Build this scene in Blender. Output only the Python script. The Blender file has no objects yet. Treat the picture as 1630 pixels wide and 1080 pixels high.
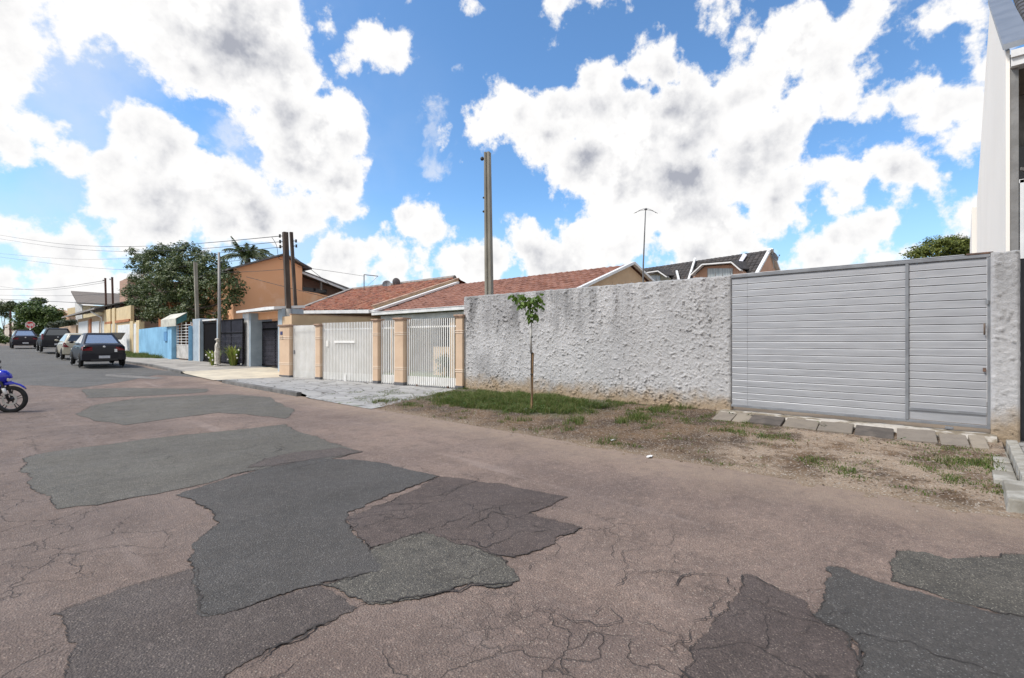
import bpy, math, random
import numpy as np
from mathutils import Vector, Matrix, noise
random.seed(7); np.random.seed(7)
sc = bpy.context.scene
COL = sc.collection
rad = math.radians
# ------------------------------------------------------------------ camera, sky, sun, exposure
FPX, HZ, EYE, YAW = 785.0, 542.0, 1.6, math.atan2(855, 785)
cam_d = bpy.data.cameras.new('camera'); cam = bpy.data.objects.new('camera', cam_d); COL.objects.link(cam)
cam.location = (0, 0, EYE); cam.rotation_euler = (math.pi/2, 0, -YAW)
cam_d.sensor_width = 36; cam_d.lens = FPX/1630*36; cam_d.shift_y = 2/1630
cam_d.clip_start = .05; cam_d.clip_end = 3000
sc.camera = cam
FW = (math.sin(YAW), math.cos(YAW)); RT = (math.cos(YAW), -math.sin(YAW))
def ray(px):
    k = (px-815)/FPX
    return FW[0]+k*RT[0], FW[1]+k*RT[1]
def onX(px, X): d = ray(px); t = X/d[0]; return X, d[1]*t, t
def onY(px, Y): d = ray(px); t = Y/d[1]; return d[0]*t, Y, t
def onG(px, py, z=0): d = ray(px); t = FPX*(EYE-z)/(py-HZ); return d[0]*t, d[1]*t, t
def zat(py, t): return EYE-(py-HZ)*t/FPX
def atD(px, py, t): d = ray(px); return Vector((d[0]*t, d[1]*t, zat(py, t)))

SUN_EL, SUN_AZ = rad(52), rad(-56)      # azimuth from +Y towards +X
sd = Vector((math.sin(SUN_AZ)*math.cos(SUN_EL), math.cos(SUN_AZ)*math.cos(SUN_EL), math.sin(SUN_EL)))
sl = bpy.data.lights.new('sun', 'SUN'); sun = bpy.data.objects.new('sun', sl); COL.objects.link(sun)
sl.energy = 2.3; sl.angle = rad(14); sl.color = (1, .95, .88)
sun.rotation_euler = sd.to_track_quat('Z', 'Y').to_euler()
sc.view_settings.view_transform = 'Standard'; sc.view_settings.look = 'None'
sc.view_settings.exposure = 1.0; sc.view_settings.gamma = 1; sc.view_settings.use_curve_mapping = False

W = bpy.data.worlds.new('World'); sc.world = W; W.use_nodes = True
try:
    W.cycles.sampling_method = 'MANUAL'; W.cycles.sample_map_resolution = 512
except Exception: pass
nt = W.node_tree; nt.nodes.clear(); L = nt.links.new
def N(t, **kw):
    n = nt.nodes.new(t)
    for k, v in kw.items(): setattr(n, k, v)
    return n
def M(op, a, b=None, c=None, clamp=False):
    n = N('ShaderNodeMath', operation=op, use_clamp=clamp)
    for i, v in enumerate((a, b, c)):
        if v is None: continue
        if isinstance(v, (int, float)): n.inputs[i].default_value = v
        else: L(v, n.inputs[i])
    return n.outputs[0]
def MR(v, a, b, c=0., d=1., smooth=True):
    n = N('ShaderNodeMapRange'); n.interpolation_type = 'SMOOTHSTEP' if smooth else 'LINEAR'
    L(v, n.inputs[0])
    for i, q in enumerate((a, b, c, d)): n.inputs[i+1].default_value = q
    return n.outputs[0]
tc = N('ShaderNodeTexCoord'); D = tc.outputs['Generated']
sky = N('ShaderNodeTexSky'); sky.sky_type = 'NISHITA'; sky.sun_disc = False
sky.sun_elevation = SUN_EL; sky.sun_rotation = SUN_AZ; sky.altitude = 900; sky.air_density = 1.0; sky.dust_density = .6; sky.ozone_density = 1.6
def NZ(vec, scale, detail, rough, lac=2.0):
    n = N('ShaderNodeTexNoise'); n.inputs['Scale'].default_value = scale; n.inputs['Detail'].default_value = detail
    n.inputs['Roughness'].default_value = rough; n.inputs['Lacunarity'].default_value = lac; L(vec, n.inputs['Vector']); return n
def VM(op, a, b):
    n = N('ShaderNodeVectorMath', operation=op)
    for i, v in enumerate((a, b)):
        if isinstance(v, tuple): n.inputs[i].default_value = v
        elif isinstance(v, (int, float)): n.inputs['Scale'].default_value = v
        else: L(v, n.inputs[i])
    return n
# cumulus: caps round directions of the real sky, edges broken up with fractal noise
def pdir(px, py):
    d = ray(px); v = Vector((d[0], d[1], (HZ-py)/FPX)); l = v.length; return v.normalized(), l
CL = [(400,60,95),(330,40,85),(455,110,62),(250,50,60),(380,130,52),(160,15,55),(60,30,70),(20,80,60),(120,60,45),(300,110,40),
 (440,180,60),(515,205,42),(480,250,62),(430,225,38),(540,290,44),(560,330,36),(602,352,20),(500,330,30),
 (20,225,50),(95,235,46),(170,258,42),(55,205,30),(222,222,30),(250,262,50),(180,320,40),(260,320,60),(340,315,50),(400,340,44),(460,356,28),(340,365,36),(200,365,25),
 (60,398,52),(135,418,50),(10,450,40),(190,450,36),(100,470,40),
 (590,56,27),(622,76,25),(560,92,10),(530,36,9),(648,340,27),(690,362,25),(732,374,11),
 (550,400,40),(590,388,34),(622,418,38),(520,432,28),(662,424,18),
 (735,420,32),(790,425,38),(850,402,42),(905,420,48),(960,392,42),(1000,362,30),(858,368,18),
 (765,212,26),(815,185,38),(862,225,38),(900,180,42),(960,165,52),(1050,105,46),(1010,215,72),(1100,190,80),(1185,150,60),(1100,290,80),(990,300,50),(1200,255,72),(1245,320,52),(1150,350,60),(1100,402,40),(1215,395,24),(930,268,42),
 (1300,60,66),(1365,60,44),(1330,135,50),(1265,185,34),(1390,180,26),(1450,180,36),(1515,190,42),(1562,130,32),(1530,240,30),(705,210,7),
 (900,8,30),(960,-5,26),(1150,5,36),(1185,35,22),(752,12,9),(650,2,6),(1490,50,34),(1545,30,26),
 (1325,275,26),(1368,302,30),(1430,280,36),(1492,285,26),(1335,322,14),
 (1290,402,30),(1330,384,28),(1384,362,16),(1250,415,22),(1450,398,16),(1400,412,22),(1545,350,26),(1520,385,18),
 (-120,120,120),(-200,350,120),(700,-180,90),(1200,-160,120),(300,-200,150),(1750,150,120),(1800,380,90)]
GR = [(395,65,85,1.0),(450,40,45,.7),(385,135,45,.9),(495,280,48,.8),(530,320,30,.5),(300,345,50,.6),(380,355,40,.6),(250,370,40,.5),
 (1065,160,50,.75),(1110,265,55,.9),(935,262,34,.8),(880,225,20,.4),(1245,322,42,.9),(1000,312,36,.6),(610,440,40,.5),(880,440,40,.4),(1180,350,30,.5),(100,280,40,.35),(1450,290,40,.4)]
w1 = NZ(D, 5.0, 5, .55)
wv = VM('SUBTRACT', w1.outputs['Color'], (.5, .5, .5)).outputs[0]
wv = VM('SCALE', wv, .11).outputs[0]
DW = VM('ADD', D, wv).outputs[0]
acc = None
for px, py, r in CL:
    c, l = pdir(px, py); rr = r/FPX/l/l**.5
    dd = M('SUBTRACT', VM('DISTANCE', DW, tuple(c)).outputs['Value'], rr)
    if acc is None: acc = dd
    else:
        n = N('ShaderNodeMath', operation='SMOOTH_MIN'); L(acc, n.inputs[0]); L(dd, n.inputs[1]); n.inputs[2].default_value = .018; acc = n.outputs[0]
gacc = None
for px, py, r, wgt in GR:
    c, l = pdir(px, py); rr = r/FPX/l/l**.5
    g = MR(VM('DISTANCE', DW, tuple(c)).outputs['Value'], rr*1.9, -rr*.5, 0, wgt*1.05)
    gacc = g if gacc is None else M('MAXIMUM', gacc, g)
n1 = NZ(D, 8, 10, .62); n1o = n1.outputs['Fac']
D2 = VM('ADD', D, (sd.x*.02, sd.y*.02, sd.z*.03)).outputs[0]
n2 = NZ(D2, 9, 5, .58); n3 = NZ(D, 9, 5, .58)
relief = M('SUBTRACT', n3.outputs['Fac'], n2.outputs['Fac'])     # >0: less cloud towards the sun -> lit
n1b = NZ(D, 24, 6, .6).outputs['Fac']
dens = M('ADD', M('SUBTRACT', .012, acc), M('ADD', M('MULTIPLY', M('SUBTRACT', n1o, .5), .15), M('MULTIPLY', M('SUBTRACT', n1b, .5), .055)))
# unseen sky behind the viewer, its cloud cover raised for whiter fill light
sep = N('ShaderNodeSeparateXYZ'); L(D, sep.inputs[0])
dF = VM('DOT_PRODUCT', D, (FW[0], FW[1], .25)).outputs['Value']
back = MR(dF, .45, .1, 0, 1)
nb = NZ(D, 2.6, 8, .6)
dens = M('ADD', M('MULTIPLY', dens, M('SUBTRACT', 1, back)), M('MULTIPLY', M('SUBTRACT', nb.outputs['Fac'], .43), M('MULTIPLY', back, .6)))
mask = MR(dens, -.004, .014)
veil = M('MULTIPLY', MR(NZ(D, 3.2, 6, .55).outputs['Fac'], .34, .66), MR(VM('DISTANCE', D, tuple(pdir(130, 230)[0])).outputs['Value'], .62, .1, 0, .62))
thick = MR(dens, .01, .11)
bil = MR(NZ(DW, 7.0, 9, .58).outputs['Fac'], .34, .66)
up = NZ(VM('ADD', DW, (0, 0, .04)).outputs[0], 6.5, 3, .5); dn = NZ(DW, 6.5, 3, .5)
belly = M('SUBTRACT', up.outputs['Fac'], dn.outputs['Fac'])       # more cloud above: a grey base
inner = MR(dens, .004, .075)
shade = M('ADD', M('MULTIPLY', M('MULTIPLY', gacc, 1.0), M('ADD', .26, M('MULTIPLY', bil, .50))), M('ADD', .06, M('MULTIPLY', bil, .44)))
shade = M('ADD', shade, M('MULTIPLY', belly, 1.5))
shade = M('SUBTRACT', shade, M('MULTIPLY', relief, 4.2))
shade = M('MULTIPLY', M('MULTIPLY', shade, inner), .86, clamp=True)
wis = NZ(VM('ADD', DW, (3.1, 1.7, .4)).outputs[0], 5.5, 10, .62)
wmask = M('MULTIPLY', MR(wis.outputs['Fac'], .60, .69), MR(NZ(D, 1.9, 2, .5).outputs['Fac'], .46, .62, 0, .75))
ramp = N('ShaderNodeMixRGB'); L(shade, ramp.inputs[0])
ramp.inputs[1].default_value = (5.75, 5.7, 5.65, 1); ramp.inputs[2].default_value = (2.4, 2.5, 2.85, 1)
skyc = N('ShaderNodeMixRGB', blend_type='MULTIPLY'); skyc.inputs[0].default_value = 1
L(sky.outputs[0], skyc.inputs[1]); skyc.inputs[2].default_value = (.80, 1.08, 1.24, 1)
mx0 = N('ShaderNodeMixRGB'); L(veil, mx0.inputs[0]); L(skyc.outputs[0], mx0.inputs[1]); mx0.inputs[2].default_value = (4.2, 4.6, 5.2, 1)
low = MR(sep.outputs[2], .30, .0, 0, .6)
mxh = N('ShaderNodeMixRGB'); L(low, mxh.inputs[0]); L(mx0.outputs[0], mxh.inputs[1]); mxh.inputs[2].default_value = (3.3, 4.4, 5.5, 1)
mw = N('ShaderNodeMixRGB'); L(wmask, mw.inputs[0]); L(mxh.outputs[0], mw.inputs[1]); mw.inputs[2].default_value = (5.4, 5.4, 5.5, 1)
mx = N('ShaderNodeMixRGB'); L(mask, mx.inputs[0]); L(mw.outputs[0], mx.inputs[1]); L(ramp.outputs[0], mx.inputs[2])
bg = N('ShaderNodeBackground'); bg.inputs[1].default_value = .09; L(mx.outputs[0], bg.inputs[0])
wo = N('ShaderNodeOutputWorld'); L(bg.outputs[0], wo.inputs[0])

# ------------------------------------------------------------------ helpers
ORG = {}
def tag(o, label=None, cat=None, group=None, kind=None):
    if label: o['label'] = label
    if cat: o['category'] = cat
    if group: o['group'] = group
    if kind: o['kind'] = kind
    return o
def thing(name, label, cat, loc=(0, 0, 0), rz=0, group=None):
    o = bpy.data.objects.new(name, None); COL.objects.link(o); o.empty_display_size = .2
    o.location = loc; o.rotation_euler = (0, 0, rz); ORG[o] = Vector(loc)
    return tag(o, label, cat, group)
def copy_tree(o, parent=None):
    c = o.copy(); COL.objects.link(c)
    if parent is not None: c.parent = parent
    for ch in [x for x in bpy.data.objects if x.parent == o]: copy_tree(ch, c)
    return c
class MB:
    def __init__(s): s.v = []; s.f = []
    def quad(s, *p):
        i = len(s.v); s.v += [tuple(q) for q in p]; s.f.append(tuple(range(i, i+len(p)))); return s
    def box(s, x0, x1, y0, y1, z0, z1, top=0.0, b=0.0):
        # optional taper of the top face, small chamfer b on the upper rim
        i = len(s.v)
        if b:
            for z, t in ((z0, 0), (z1-b, 0), (z1, b)):
                s.v += [(x0+t, y0+t, z), (x1-t, y0+t, z), (x1-t, y1-t, z), (x0+t, y1-t, z)]
            for k in (0, 4):
                for j in range(4): s.f.append((i+k+j, i+k+(j+1) % 4, i+k+4+(j+1) % 4, i+k+4+j))
            s.f.append((i+3, i+2, i+1, i)); s.f.append((i+8, i+9, i+10, i+11)); return s
        t = top
        s.v += [(x0, y0, z0), (x1, y0, z0), (x1, y1, z0), (x0, y1, z0), (x0+t, y0+t, z1), (x1-t, y0+t, z1), (x1-t, y1-t, z1), (x0+t, y1-t, z1)]
        s.f += [tuple(i+k for k in q) for q in ((3, 2, 1, 0), (4, 5, 6, 7), (0, 1, 5, 4), (1, 2, 6, 5), (2, 3, 7, 6), (3, 0, 4, 7))]
        return s
    def bar(s, a, b, w, h, up=(0, 0, 1)):
        a = Vector(a); b = Vector(b); d = (b-a).normalized(); u = Vector(up)
        if abs(d.dot(u)) > .98: u = Vector((0, 1, 0))
        r = d.cross(u).normalized(); u = r.cross(d).normalized()
        i = len(s.v)
        for p in (a, b):
            for sx, sy in ((-1, -1), (1, -1), (1, 1), (-1, 1)): s.v.append(tuple(p+r*w/2*sx+u*h/2*sy))
        s.f += [tuple(i+k for k in q) for q in ((3, 2, 1, 0), (4, 5, 6, 7), (0, 1, 5, 4), (1, 2, 6, 5), (2, 3, 7, 6), (3, 0, 4, 7))]
        return s
    def tube(s, pts, r, n=8, cap=True):
        pts = [Vector(p) for p in pts]; rs = r if isinstance(r, (list, tuple)) else [r]*len(pts)
        i0 = len(s.v); ref = Vector((0, 0, 1))
        for k, p in enumerate(pts):
            d = (pts[min(k+1, len(pts)-1)]-pts[max(k-1, 0)]).normalized()
            a = ref if abs(d.dot(ref)) < .95 else Vector((1, 0, 0))
            x = d.cross(a).normalized(); y = x.cross(d).normalized()
            for j in range(n):
                t = 2*math.pi*j/n; s.v.append(tuple(p+(x*math.cos(t)+y*math.sin(t))*rs[k]))
        for k in range(len(pts)-1):
            for j in range(n):
                a = i0+k*n+j; b = i0+k*n+(j+1) % n; s.f.append((a, b, b+n, a+n))
        if cap:
            s.f.append(tuple(i0+j for j in range(n))[::-1]); s.f.append(tuple(i0+(len(pts)-1)*n+j for j in range(n)))
        return s
    def lathe(s, prof, c=(0, 0, 0), axis='z', n=24):
        i0 = len(s.v); c = Vector(c)
        for r, h in prof:
            for j in range(n):
                t = 2*math.pi*j/n; a, b = r*math.cos(t), r*math.sin(t)
                p = {'z': (a, b, h), 'x': (h, a, b), 'y': (b, h, a)}[axis]; s.v.append(tuple(c+Vector(p)))
        for k in range(len(prof)-1):
            for j in range(n):
                a = i0+k*n+j; b = i0+k*n+(j+1) % n; s.f.append((a, b, b+n, a+n))
        return s
    def prism(s, poly, d):      # poly: 3d points in a plane, extruded by d
        i = len(s.v); n = len(poly); d = Vector(d); s.v += [tuple(p) for p in poly]; s.v += [tuple(Vector(p)+d) for p in poly]
        s.f.append(tuple(range(i, i+n))[::-1]); s.f.append(tuple(range(i+n, i+2*n)))
        for j in range(n): s.f.append((i+j, i+(j+1) % n, i+n+(j+1) % n, i+n+j))
        return s
    def blob(s, c, r, seg=10, rings=7, amp=0.0, seed=0):
        i0 = len(s.v); c = Vector(c); r = Vector(r) if not isinstance(r, (int, float)) else Vector((r, r, r))
        for a in range(rings+1):
            th = math.pi*a/rings
            for b in range(seg):
                ph = 2*math.pi*b/seg; d = Vector((math.sin(th)*math.cos(ph), math.sin(th)*math.sin(ph), math.cos(th)))
                k = 1+amp*noise.noise(d*2.3+Vector((seed, 0, 0)))
                s.v.append(tuple(c+Vector((d.x*r.x, d.y*r.y, d.z*r.z))*k))
        for a in range(rings):
            for b in range(seg):
                p = i0+a*seg+b; q = i0+a*seg+(b+1) % seg; s.f.append((p, p+seg, q+seg, q))
        return s
    def grid(s, nu, nv, fn):
        i0 = len(s.v)
        for a in range(nu+1):
            for b in range(nv+1): s.v.append(tuple(fn(a/nu, b/nv)))
        for a in range(nu):
            for b in range(nv):
                p = i0+a*(nv+1)+b; s.f.append((p, p+nv+1, p+nv+2, p+1))
        return s
    def build(s, name, mat, parent=None, smooth=False, org=None, fix=True):
        o0 = ORG.get(parent, Vector((0, 0, 0))) if parent is not None else Vector(org or (0, 0, 0))
        me = bpy.data.meshes.new(name)
        me.from_pydata([(x-o0.x, y-o0.y, z-o0.z) for x, y, z in s.v], [], s.f)
        if fix:
            import bmesh
            bm = bmesh.new(); bm.from_mesh(me); bmesh.ops.recalc_face_normals(bm, faces=bm.faces); bm.to_mesh(me); bm.free()
        if smooth:
            me.polygons.foreach_set('use_smooth', [True]*len(me.polygons))
        me.materials.append(mat); me.update()
        o = bpy.data.objects.new(name, me); COL.objects.link(o)
        if parent is not None: o.parent = parent; ORG[o] = o0
        else: o.location = o0; ORG[o] = o0
        return o
def bevel(o, w=.01, seg=2):
    m = o.modifiers.new('bevel', 'BEVEL'); m.width = w; m.segments = seg; m.limit_method = 'ANGLE'; m.angle_limit = rad(35); return o

# ------------------------------------------------------------------ materials
class MT:
    def __init__(s, name):
        s.m = bpy.data.materials.new(name); s.m.use_nodes = True; s.t = s.m.node_tree; s.n = s.t.nodes; s.p = s.n['Principled BSDF']
        s.co = s.n.new('ShaderNodeTexCoord').outputs['Object']
    def l(s, a, b): s.t.links.new(a, b)
    def noise(s, scale, detail=4, rough=.55, vec=None, stretch=None):
        v = vec or s.co
        if stretch:
            mp = s.n.new('ShaderNodeMapping'); mp.inputs['Scale'].default_value = stretch; s.l(v, mp.inputs[0]); v = mp.outputs[0]
        n = s.n.new('ShaderNodeTexNoise'); n.inputs['Scale'].default_value = scale; n.inputs['Detail'].default_value = detail; n.inputs['Roughness'].default_value = rough
        s.l(v, n.inputs['Vector']); return n.outputs['Fac']
    def voro(s, scale, feature='F1', vec=None, rnd=1.0):
        n = s.n.new('ShaderNodeTexVoronoi'); n.feature = feature; n.inputs['Scale'].default_value = scale; n.inputs['Randomness'].default_value = rnd
        s.l(vec or s.co, n.inputs['Vector']); return n
    def mr(s, v, a, b, c=0., d=1.):
        n = s.n.new('ShaderNodeMapRange'); n.interpolation_type = 'SMOOTHSTEP'; s.l(v, n.inputs[0])
        for i, q in enumerate((a, b, c, d)): n.inputs[i+1].default_value = q
        return n.outputs[0]
    def math(s, op, a, b, clamp=False):
        n = s.n.new('ShaderNodeMath'); n.operation = op; n.use_clamp = clamp
        for i, v in enumerate((a, b)):
            if isinstance(v, (int, float)): n.inputs[i].default_value = v
            else: s.l(v, n.inputs[i])
        return n.outputs[0]
    def mix(s, f, a, b, mode='MIX'):
        n = s.n.new('ShaderNodeMixRGB'); n.blend_type = mode
        for i, v in enumerate((f, a, b)):
            if isinstance(v, (int, float)): n.inputs[i].default_value = v
            elif isinstance(v, tuple): n.inputs[i].default_value = v+(1,) if len(v) == 3 else v
            else: s.l(v, n.inputs[i])
        return n.outputs[0]
    def bump(s, h, strength=.4, dist=.01, prev=None):
        n = s.n.new('ShaderNodeBump'); n.inputs['Strength'].default_value = strength; n.inputs['Distance'].default_value = dist
        s.l(h, n.inputs['Height'])
        if prev is not None: s.l(prev, n.inputs['Normal'])
        return n.outputs[0]
    def col(s, c):
        if isinstance(c, tuple): s.p.inputs['Base Color'].default_value = c+(1,)
        else: s.l(c, s.p.inputs['Base Color'])
        return s
    def rough(s, r):
        if isinstance(r, (int, float)): s.p.inputs['Roughness'].default_value = r
        else: s.l(r, s.p.inputs['Roughness'])
        return s
    def nrm(s, n): s.l(n, s.p.inputs['Normal']); return s
    def sep(s, v=None):
        n = s.n.new('ShaderNodeSeparateXYZ'); s.l(v or s.co, n.inputs[0]); return n.outputs
def pm(name, c1, c2=None, scale=2.0, rough=.8, bump=.3, bs=40, dist=.006, metal=0.0, det=5, stretch=None, lo=.35, hi=.65, coat=0.0, world=False):
    t = MT(name)
    if world: t.co = t.n.new('ShaderNodeNewGeometry').outputs['Position']
    if c2 is None: c2 = tuple(x*.78 for x in c1)
    t.col(t.mix(t.mr(t.noise(scale, det, .6, stretch=stretch), lo, hi), c1, c2)); t.rough(rough)
    if bump: t.nrm(t.bump(t.noise(bs, 5, .6), bump, dist))
    t.p.inputs['Metallic'].default_value = metal; t.p.inputs['Coat Weight'].default_value = coat
    return t.m

def asphalt(name, c1, c2, speck, dark, crack=0.0, amt=1.0):
    t = MT(name); t.co = t.n.new('ShaderNodeNewGeometry').outputs['Position']
    base = t.mix(t.mr(t.noise(.5, 6, .62), .32, .68), c1, c2)
    base = t.mix(t.mr(t.noise(2.7, 8, .72), .46, .68, 0, .6), base, tuple(x*.62 for x in c2))
    # aggregate: each stone its own tone
    v1 = t.voro(88)
    sepc = t.n.new('ShaderNodeSeparateColor'); t.l(v1.outputs['Color'], sepc.inputs[0])
    st = t.math('MULTIPLY', t.mr(sepc.outputs[0], .70, .86), t.mr(v1.outputs['Distance'], .46, .28))
    dk = t.math('MULTIPLY', t.mr(sepc.outputs[1], .70, .9), t.mr(v1.outputs['Distance'], .55, .3))
    base = t.mix(t.math('MULTIPLY', dk, .7*amt), base, dark)
    base = t.mix(t.math('MULTIPLY', st, .62*amt), base, speck)
    base = t.mix(t.mr(t.noise(105, 4, .8), .36, .64, 0, .75), base, tuple(x*.5 for x in c2))
    base = t.mix(t.mr(t.noise(17, 6, .78), .52, .70, 0, .5), base, tuple(min(1, x*1.45) for x in c1))
    base = t.mix(t.mr(t.noise(9, 7, .8), .50, .66, 0, .5), base, tuple(x*.55 for x in c2))
    wp = t.n.new('ShaderNodeVectorMath'); wp.operation = 'ADD'
    nn = t.n.new('ShaderNodeTexNoise'); nn.inputs['Scale'].default_value = 2.2; nn.inputs['Detail'].default_value = 6; t.l(t.co, nn.inputs['Vector'])
    sc_ = t.n.new('ShaderNodeVectorMath'); sc_.operation = 'SCALE'; sc_.inputs['Scale'].default_value = .6; t.l(nn.outputs['Color'], sc_.inputs[0])
    t.l(t.co, wp.inputs[0]); t.l(sc_.outputs[0], wp.inputs[1])
    h = t.math('ADD', t.noise(110, 4, .7), t.math('MULTIPLY', v1.outputs['Distance'], -1.0))
    if crack:
        ve = t.voro(1.9, 'DISTANCE_TO_EDGE', wp.outputs[0]); ve2 = t.voro(5.5, 'DISTANCE_TO_EDGE', wp.outputs[0]); spx = t.sep(t.co); msk = t.math('MULTIPLY', t.mr(t.noise(.55, 3, .5), .52-crack*.12, .62-crack*.12), t.mr(spx[0], 4.4, 3.4)); msk2 = t.mr(t.noise(.8, 3, .5, stretch=(1.3, 1, 1)), .60-crack*.1, .68-crack*.1)
        ck = t.math('MAXIMUM', t.math('MULTIPLY', t.mr(ve.outputs['Distance'], .014, .004), msk), t.math('MULTIPLY', t.math('MULTIPLY', t.mr(ve2.outputs['Distance'], .022, .006, 0, .55), msk2), t.mr(spx[0], 4.4, 3.0)))
        base = t.mix(t.math('MULTIPLY', ck, .62), base, tuple(x*.25 for x in c2))
        h = t.math('SUBTRACT', h, t.math('MULTIPLY', ck, 1.5))
    t.col(base); t.rough(t.mr(t.noise(1.3, 4, .6), .3, .7, .78, .95))
    t.nrm(t.bump(h, .9, .008, t.bump(t.noise(3.5, 5, .6), .25, .03)))
    return t.m
# ------------------------------------------------------------------ terrain
YB = [-3000, 14, 20, 30, 37, 46, 57, 75, 3000]; ZB = [0, 0, .08, .32, .42, .52, .75, .95, .95]
def zr(y): return float(np.interp(y, YB, ZB))
def kx(y): return float(np.interp(y, [-9, 14, 18, 30, 33, 45, 400], [6.2, 6.2, 6.02, 5.8, 5.5, 5.35, 5.35]))
def fx(y): return float(np.interp(y, [11.7, 20.7, 22.3, 26.2, 31.6, 35.7, 44.8, 400], [10.4, 8.7, 8.95, 8.95, 8.6, 8.3, 8.2, 8.3]))
def zf(y): return float(np.interp(y, [11.7, 20.7, 22.3, 26.2, 31.6, 36, 45, 57, 75, 400], [.05, .09, .25, .36, .43, .44, .5, .78, .98, 1.0]))
def gp(px, py, lift=0):
    z = 0
    for _ in range(6): x, y, t = onG(px, py, z); z = zr(y)
    return (x, y, z+lift)
def sheet(name, pts, mat, lift, world=False, zfun=None, jag=0, seg=.12, seed=1):
    import bmesh
    P = list(pts) if world else [gp(*p)[:2] for p in pts]
    if jag:
        Q = []
        for i, a in enumerate(P):
            b = P[(i+1) % len(P)]; d = math.hypot(b[0]-a[0], b[1]-a[1]); n = max(1, int(d/seg))
            nx, ny = -(b[1]-a[1])/max(d, .01), (b[0]-a[0])/max(d, .01)
            for k in range(n):
                t = k/n; x = a[0]+(b[0]-a[0])*t; y = a[1]+(b[1]-a[1])*t
                j = (noise.noise((x*1.7, y*1.7, seed))*1.3+noise.noise((x*6, y*6, seed+9))*.7+noise.noise((x*17, y*17, seed+19))*.4+noise.noise((x*47, y*47, seed+29))*.3)*jag
                Q.append((x+nx*j, y+ny*j))
        P = Q
    from mathutils.geometry import delaunay_2d_cdt
    cv, _e, cf = delaunay_2d_cdt([Vector(p) for p in P], [], [list(range(len(P)))], 1, 1e-5)[:3]
    bm = bmesh.new(); vs = [bm.verts.new((p.x, p.y, 0)) for p in cv]
    for f in cf:
        try: bm.faces.new([vs[i] for i in f])
        except ValueError: pass
    ys = [p[1] for p in P]
    brk = [b for b in YB if min(ys) < b < max(ys)]
    for b in brk:
        bmesh.ops.bisect_plane(bm, geom=bm.verts[:]+bm.edges[:]+bm.faces[:], plane_co=(0, b, 0), plane_no=(0, 1, 0))
    for v in bm.verts: v.co.z = (zfun or (lambda x, y: zr(y)))(v.co.x, v.co.y)+lift
    bmesh.ops.recalc_face_normals(bm, faces=bm.faces[:])
    for f in bm.faces:
        if f.normal.z < 0: f.normal_flip()
    me = bpy.data.meshes.new(name); bm.to_mesh(me); bm.free(); me.materials.append(mat)
    o = bpy.data.objects.new(name, me); COL.objects.link(o); o['kind'] = 'structure'
    o['edge'] = 0; del o['edge']
    return o, P

m_road = asphalt('pink asphalt', (.300, .216, .172), (.166, .119, .100), (.60, .52, .43), (.045, .038, .036), crack=.8)
# sand dust washed onto the asphalt beside the verge
t = MT.__new__(MT); t.m = m_road; t.t = m_road.node_tree; t.n = t.t.nodes; t.p = t.n['Principled BSDF']; t.co = t.n.new('ShaderNodeNewGeometry').outputs['Position']
src = t.p.inputs['Base Color'].links[0].from_socket
sp = t.sep(t.co)
edge = t.math('MULTIPLY', t.mr(t.math('ADD', sp[0], t.math('MULTIPLY', t.noise(1.1, 6, .65), 1.7)), 5.9, 7.0), t.mr(t.noise(6, 5, .7), .25, .6, .25, .8))
src = t.mix(t.math('MULTIPLY', edge, .75), src, (.30, .225, .165))
stv = t.mr(t.noise(.9, 5, .6, stretch=(3.2, .35, 1)), .56, .74, 0, .45)
src = t.mix(stv, src, (.30, .235, .205))
wear = t.mr(t.math('ADD', sp[0], t.math('MULTIPLY', t.noise(.45, 5, .6), 4.5)), 5.6, 3.2, 0, .62)
src = t.mix(wear, src, t.mix(.5, src, (.10, .078, .068)))
oil = t.mr(t.noise(1.15, 5, .6), .66, .74, 0, .35)
src = t.mix(oil, src, (.06, .05, .045))
t.col(src)
m_p1 = asphalt('grey asphalt', (.150, .137, .115), (.106, .097, .082), (.42, .40, .34), (.03, .03, .03), crack=.1)
m_p2 = asphalt('dark asphalt', (.098, .088, .080), (.069, .063, .058), (.42, .42, .40), (.018, .018, .02), amt=.7)
m_p3 = asphalt('coarse grey asphalt', (.135, .121, .100), (.060, .055, .047), (.46, .43, .34), (.02, .02, .02), amt=1.25)
m_p4 = asphalt('brown asphalt', (.128, .096, .084), (.084, .062, .055), (.34, .28, .23), (.02, .018, .018), crack=.6)
m_p5 = asphalt('dull brown asphalt', (.128, .102, .090), (.086, .068, .061), (.40, .34, .28), (.02, .018, .018), crack=.2)
m_far = asphalt('far grey asphalt', (.150, .144, .134), (.105, .100, .093), (.3, .3, .27), (.05, .05, .05))
m_cr = pm('crack', (.030, .025, .023), (.045, .038, .034), 8, .95, .3)
m_conc = pm('concrete', (.38, .36, .33), (.25, .235, .215), 2.2, .9, .5, 45, .004, det=8)
m_sand = pm('earth', (.20, .155, .11), (.13, .10, .07), .8, .95, .5, 30, .01, world=True)

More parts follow.
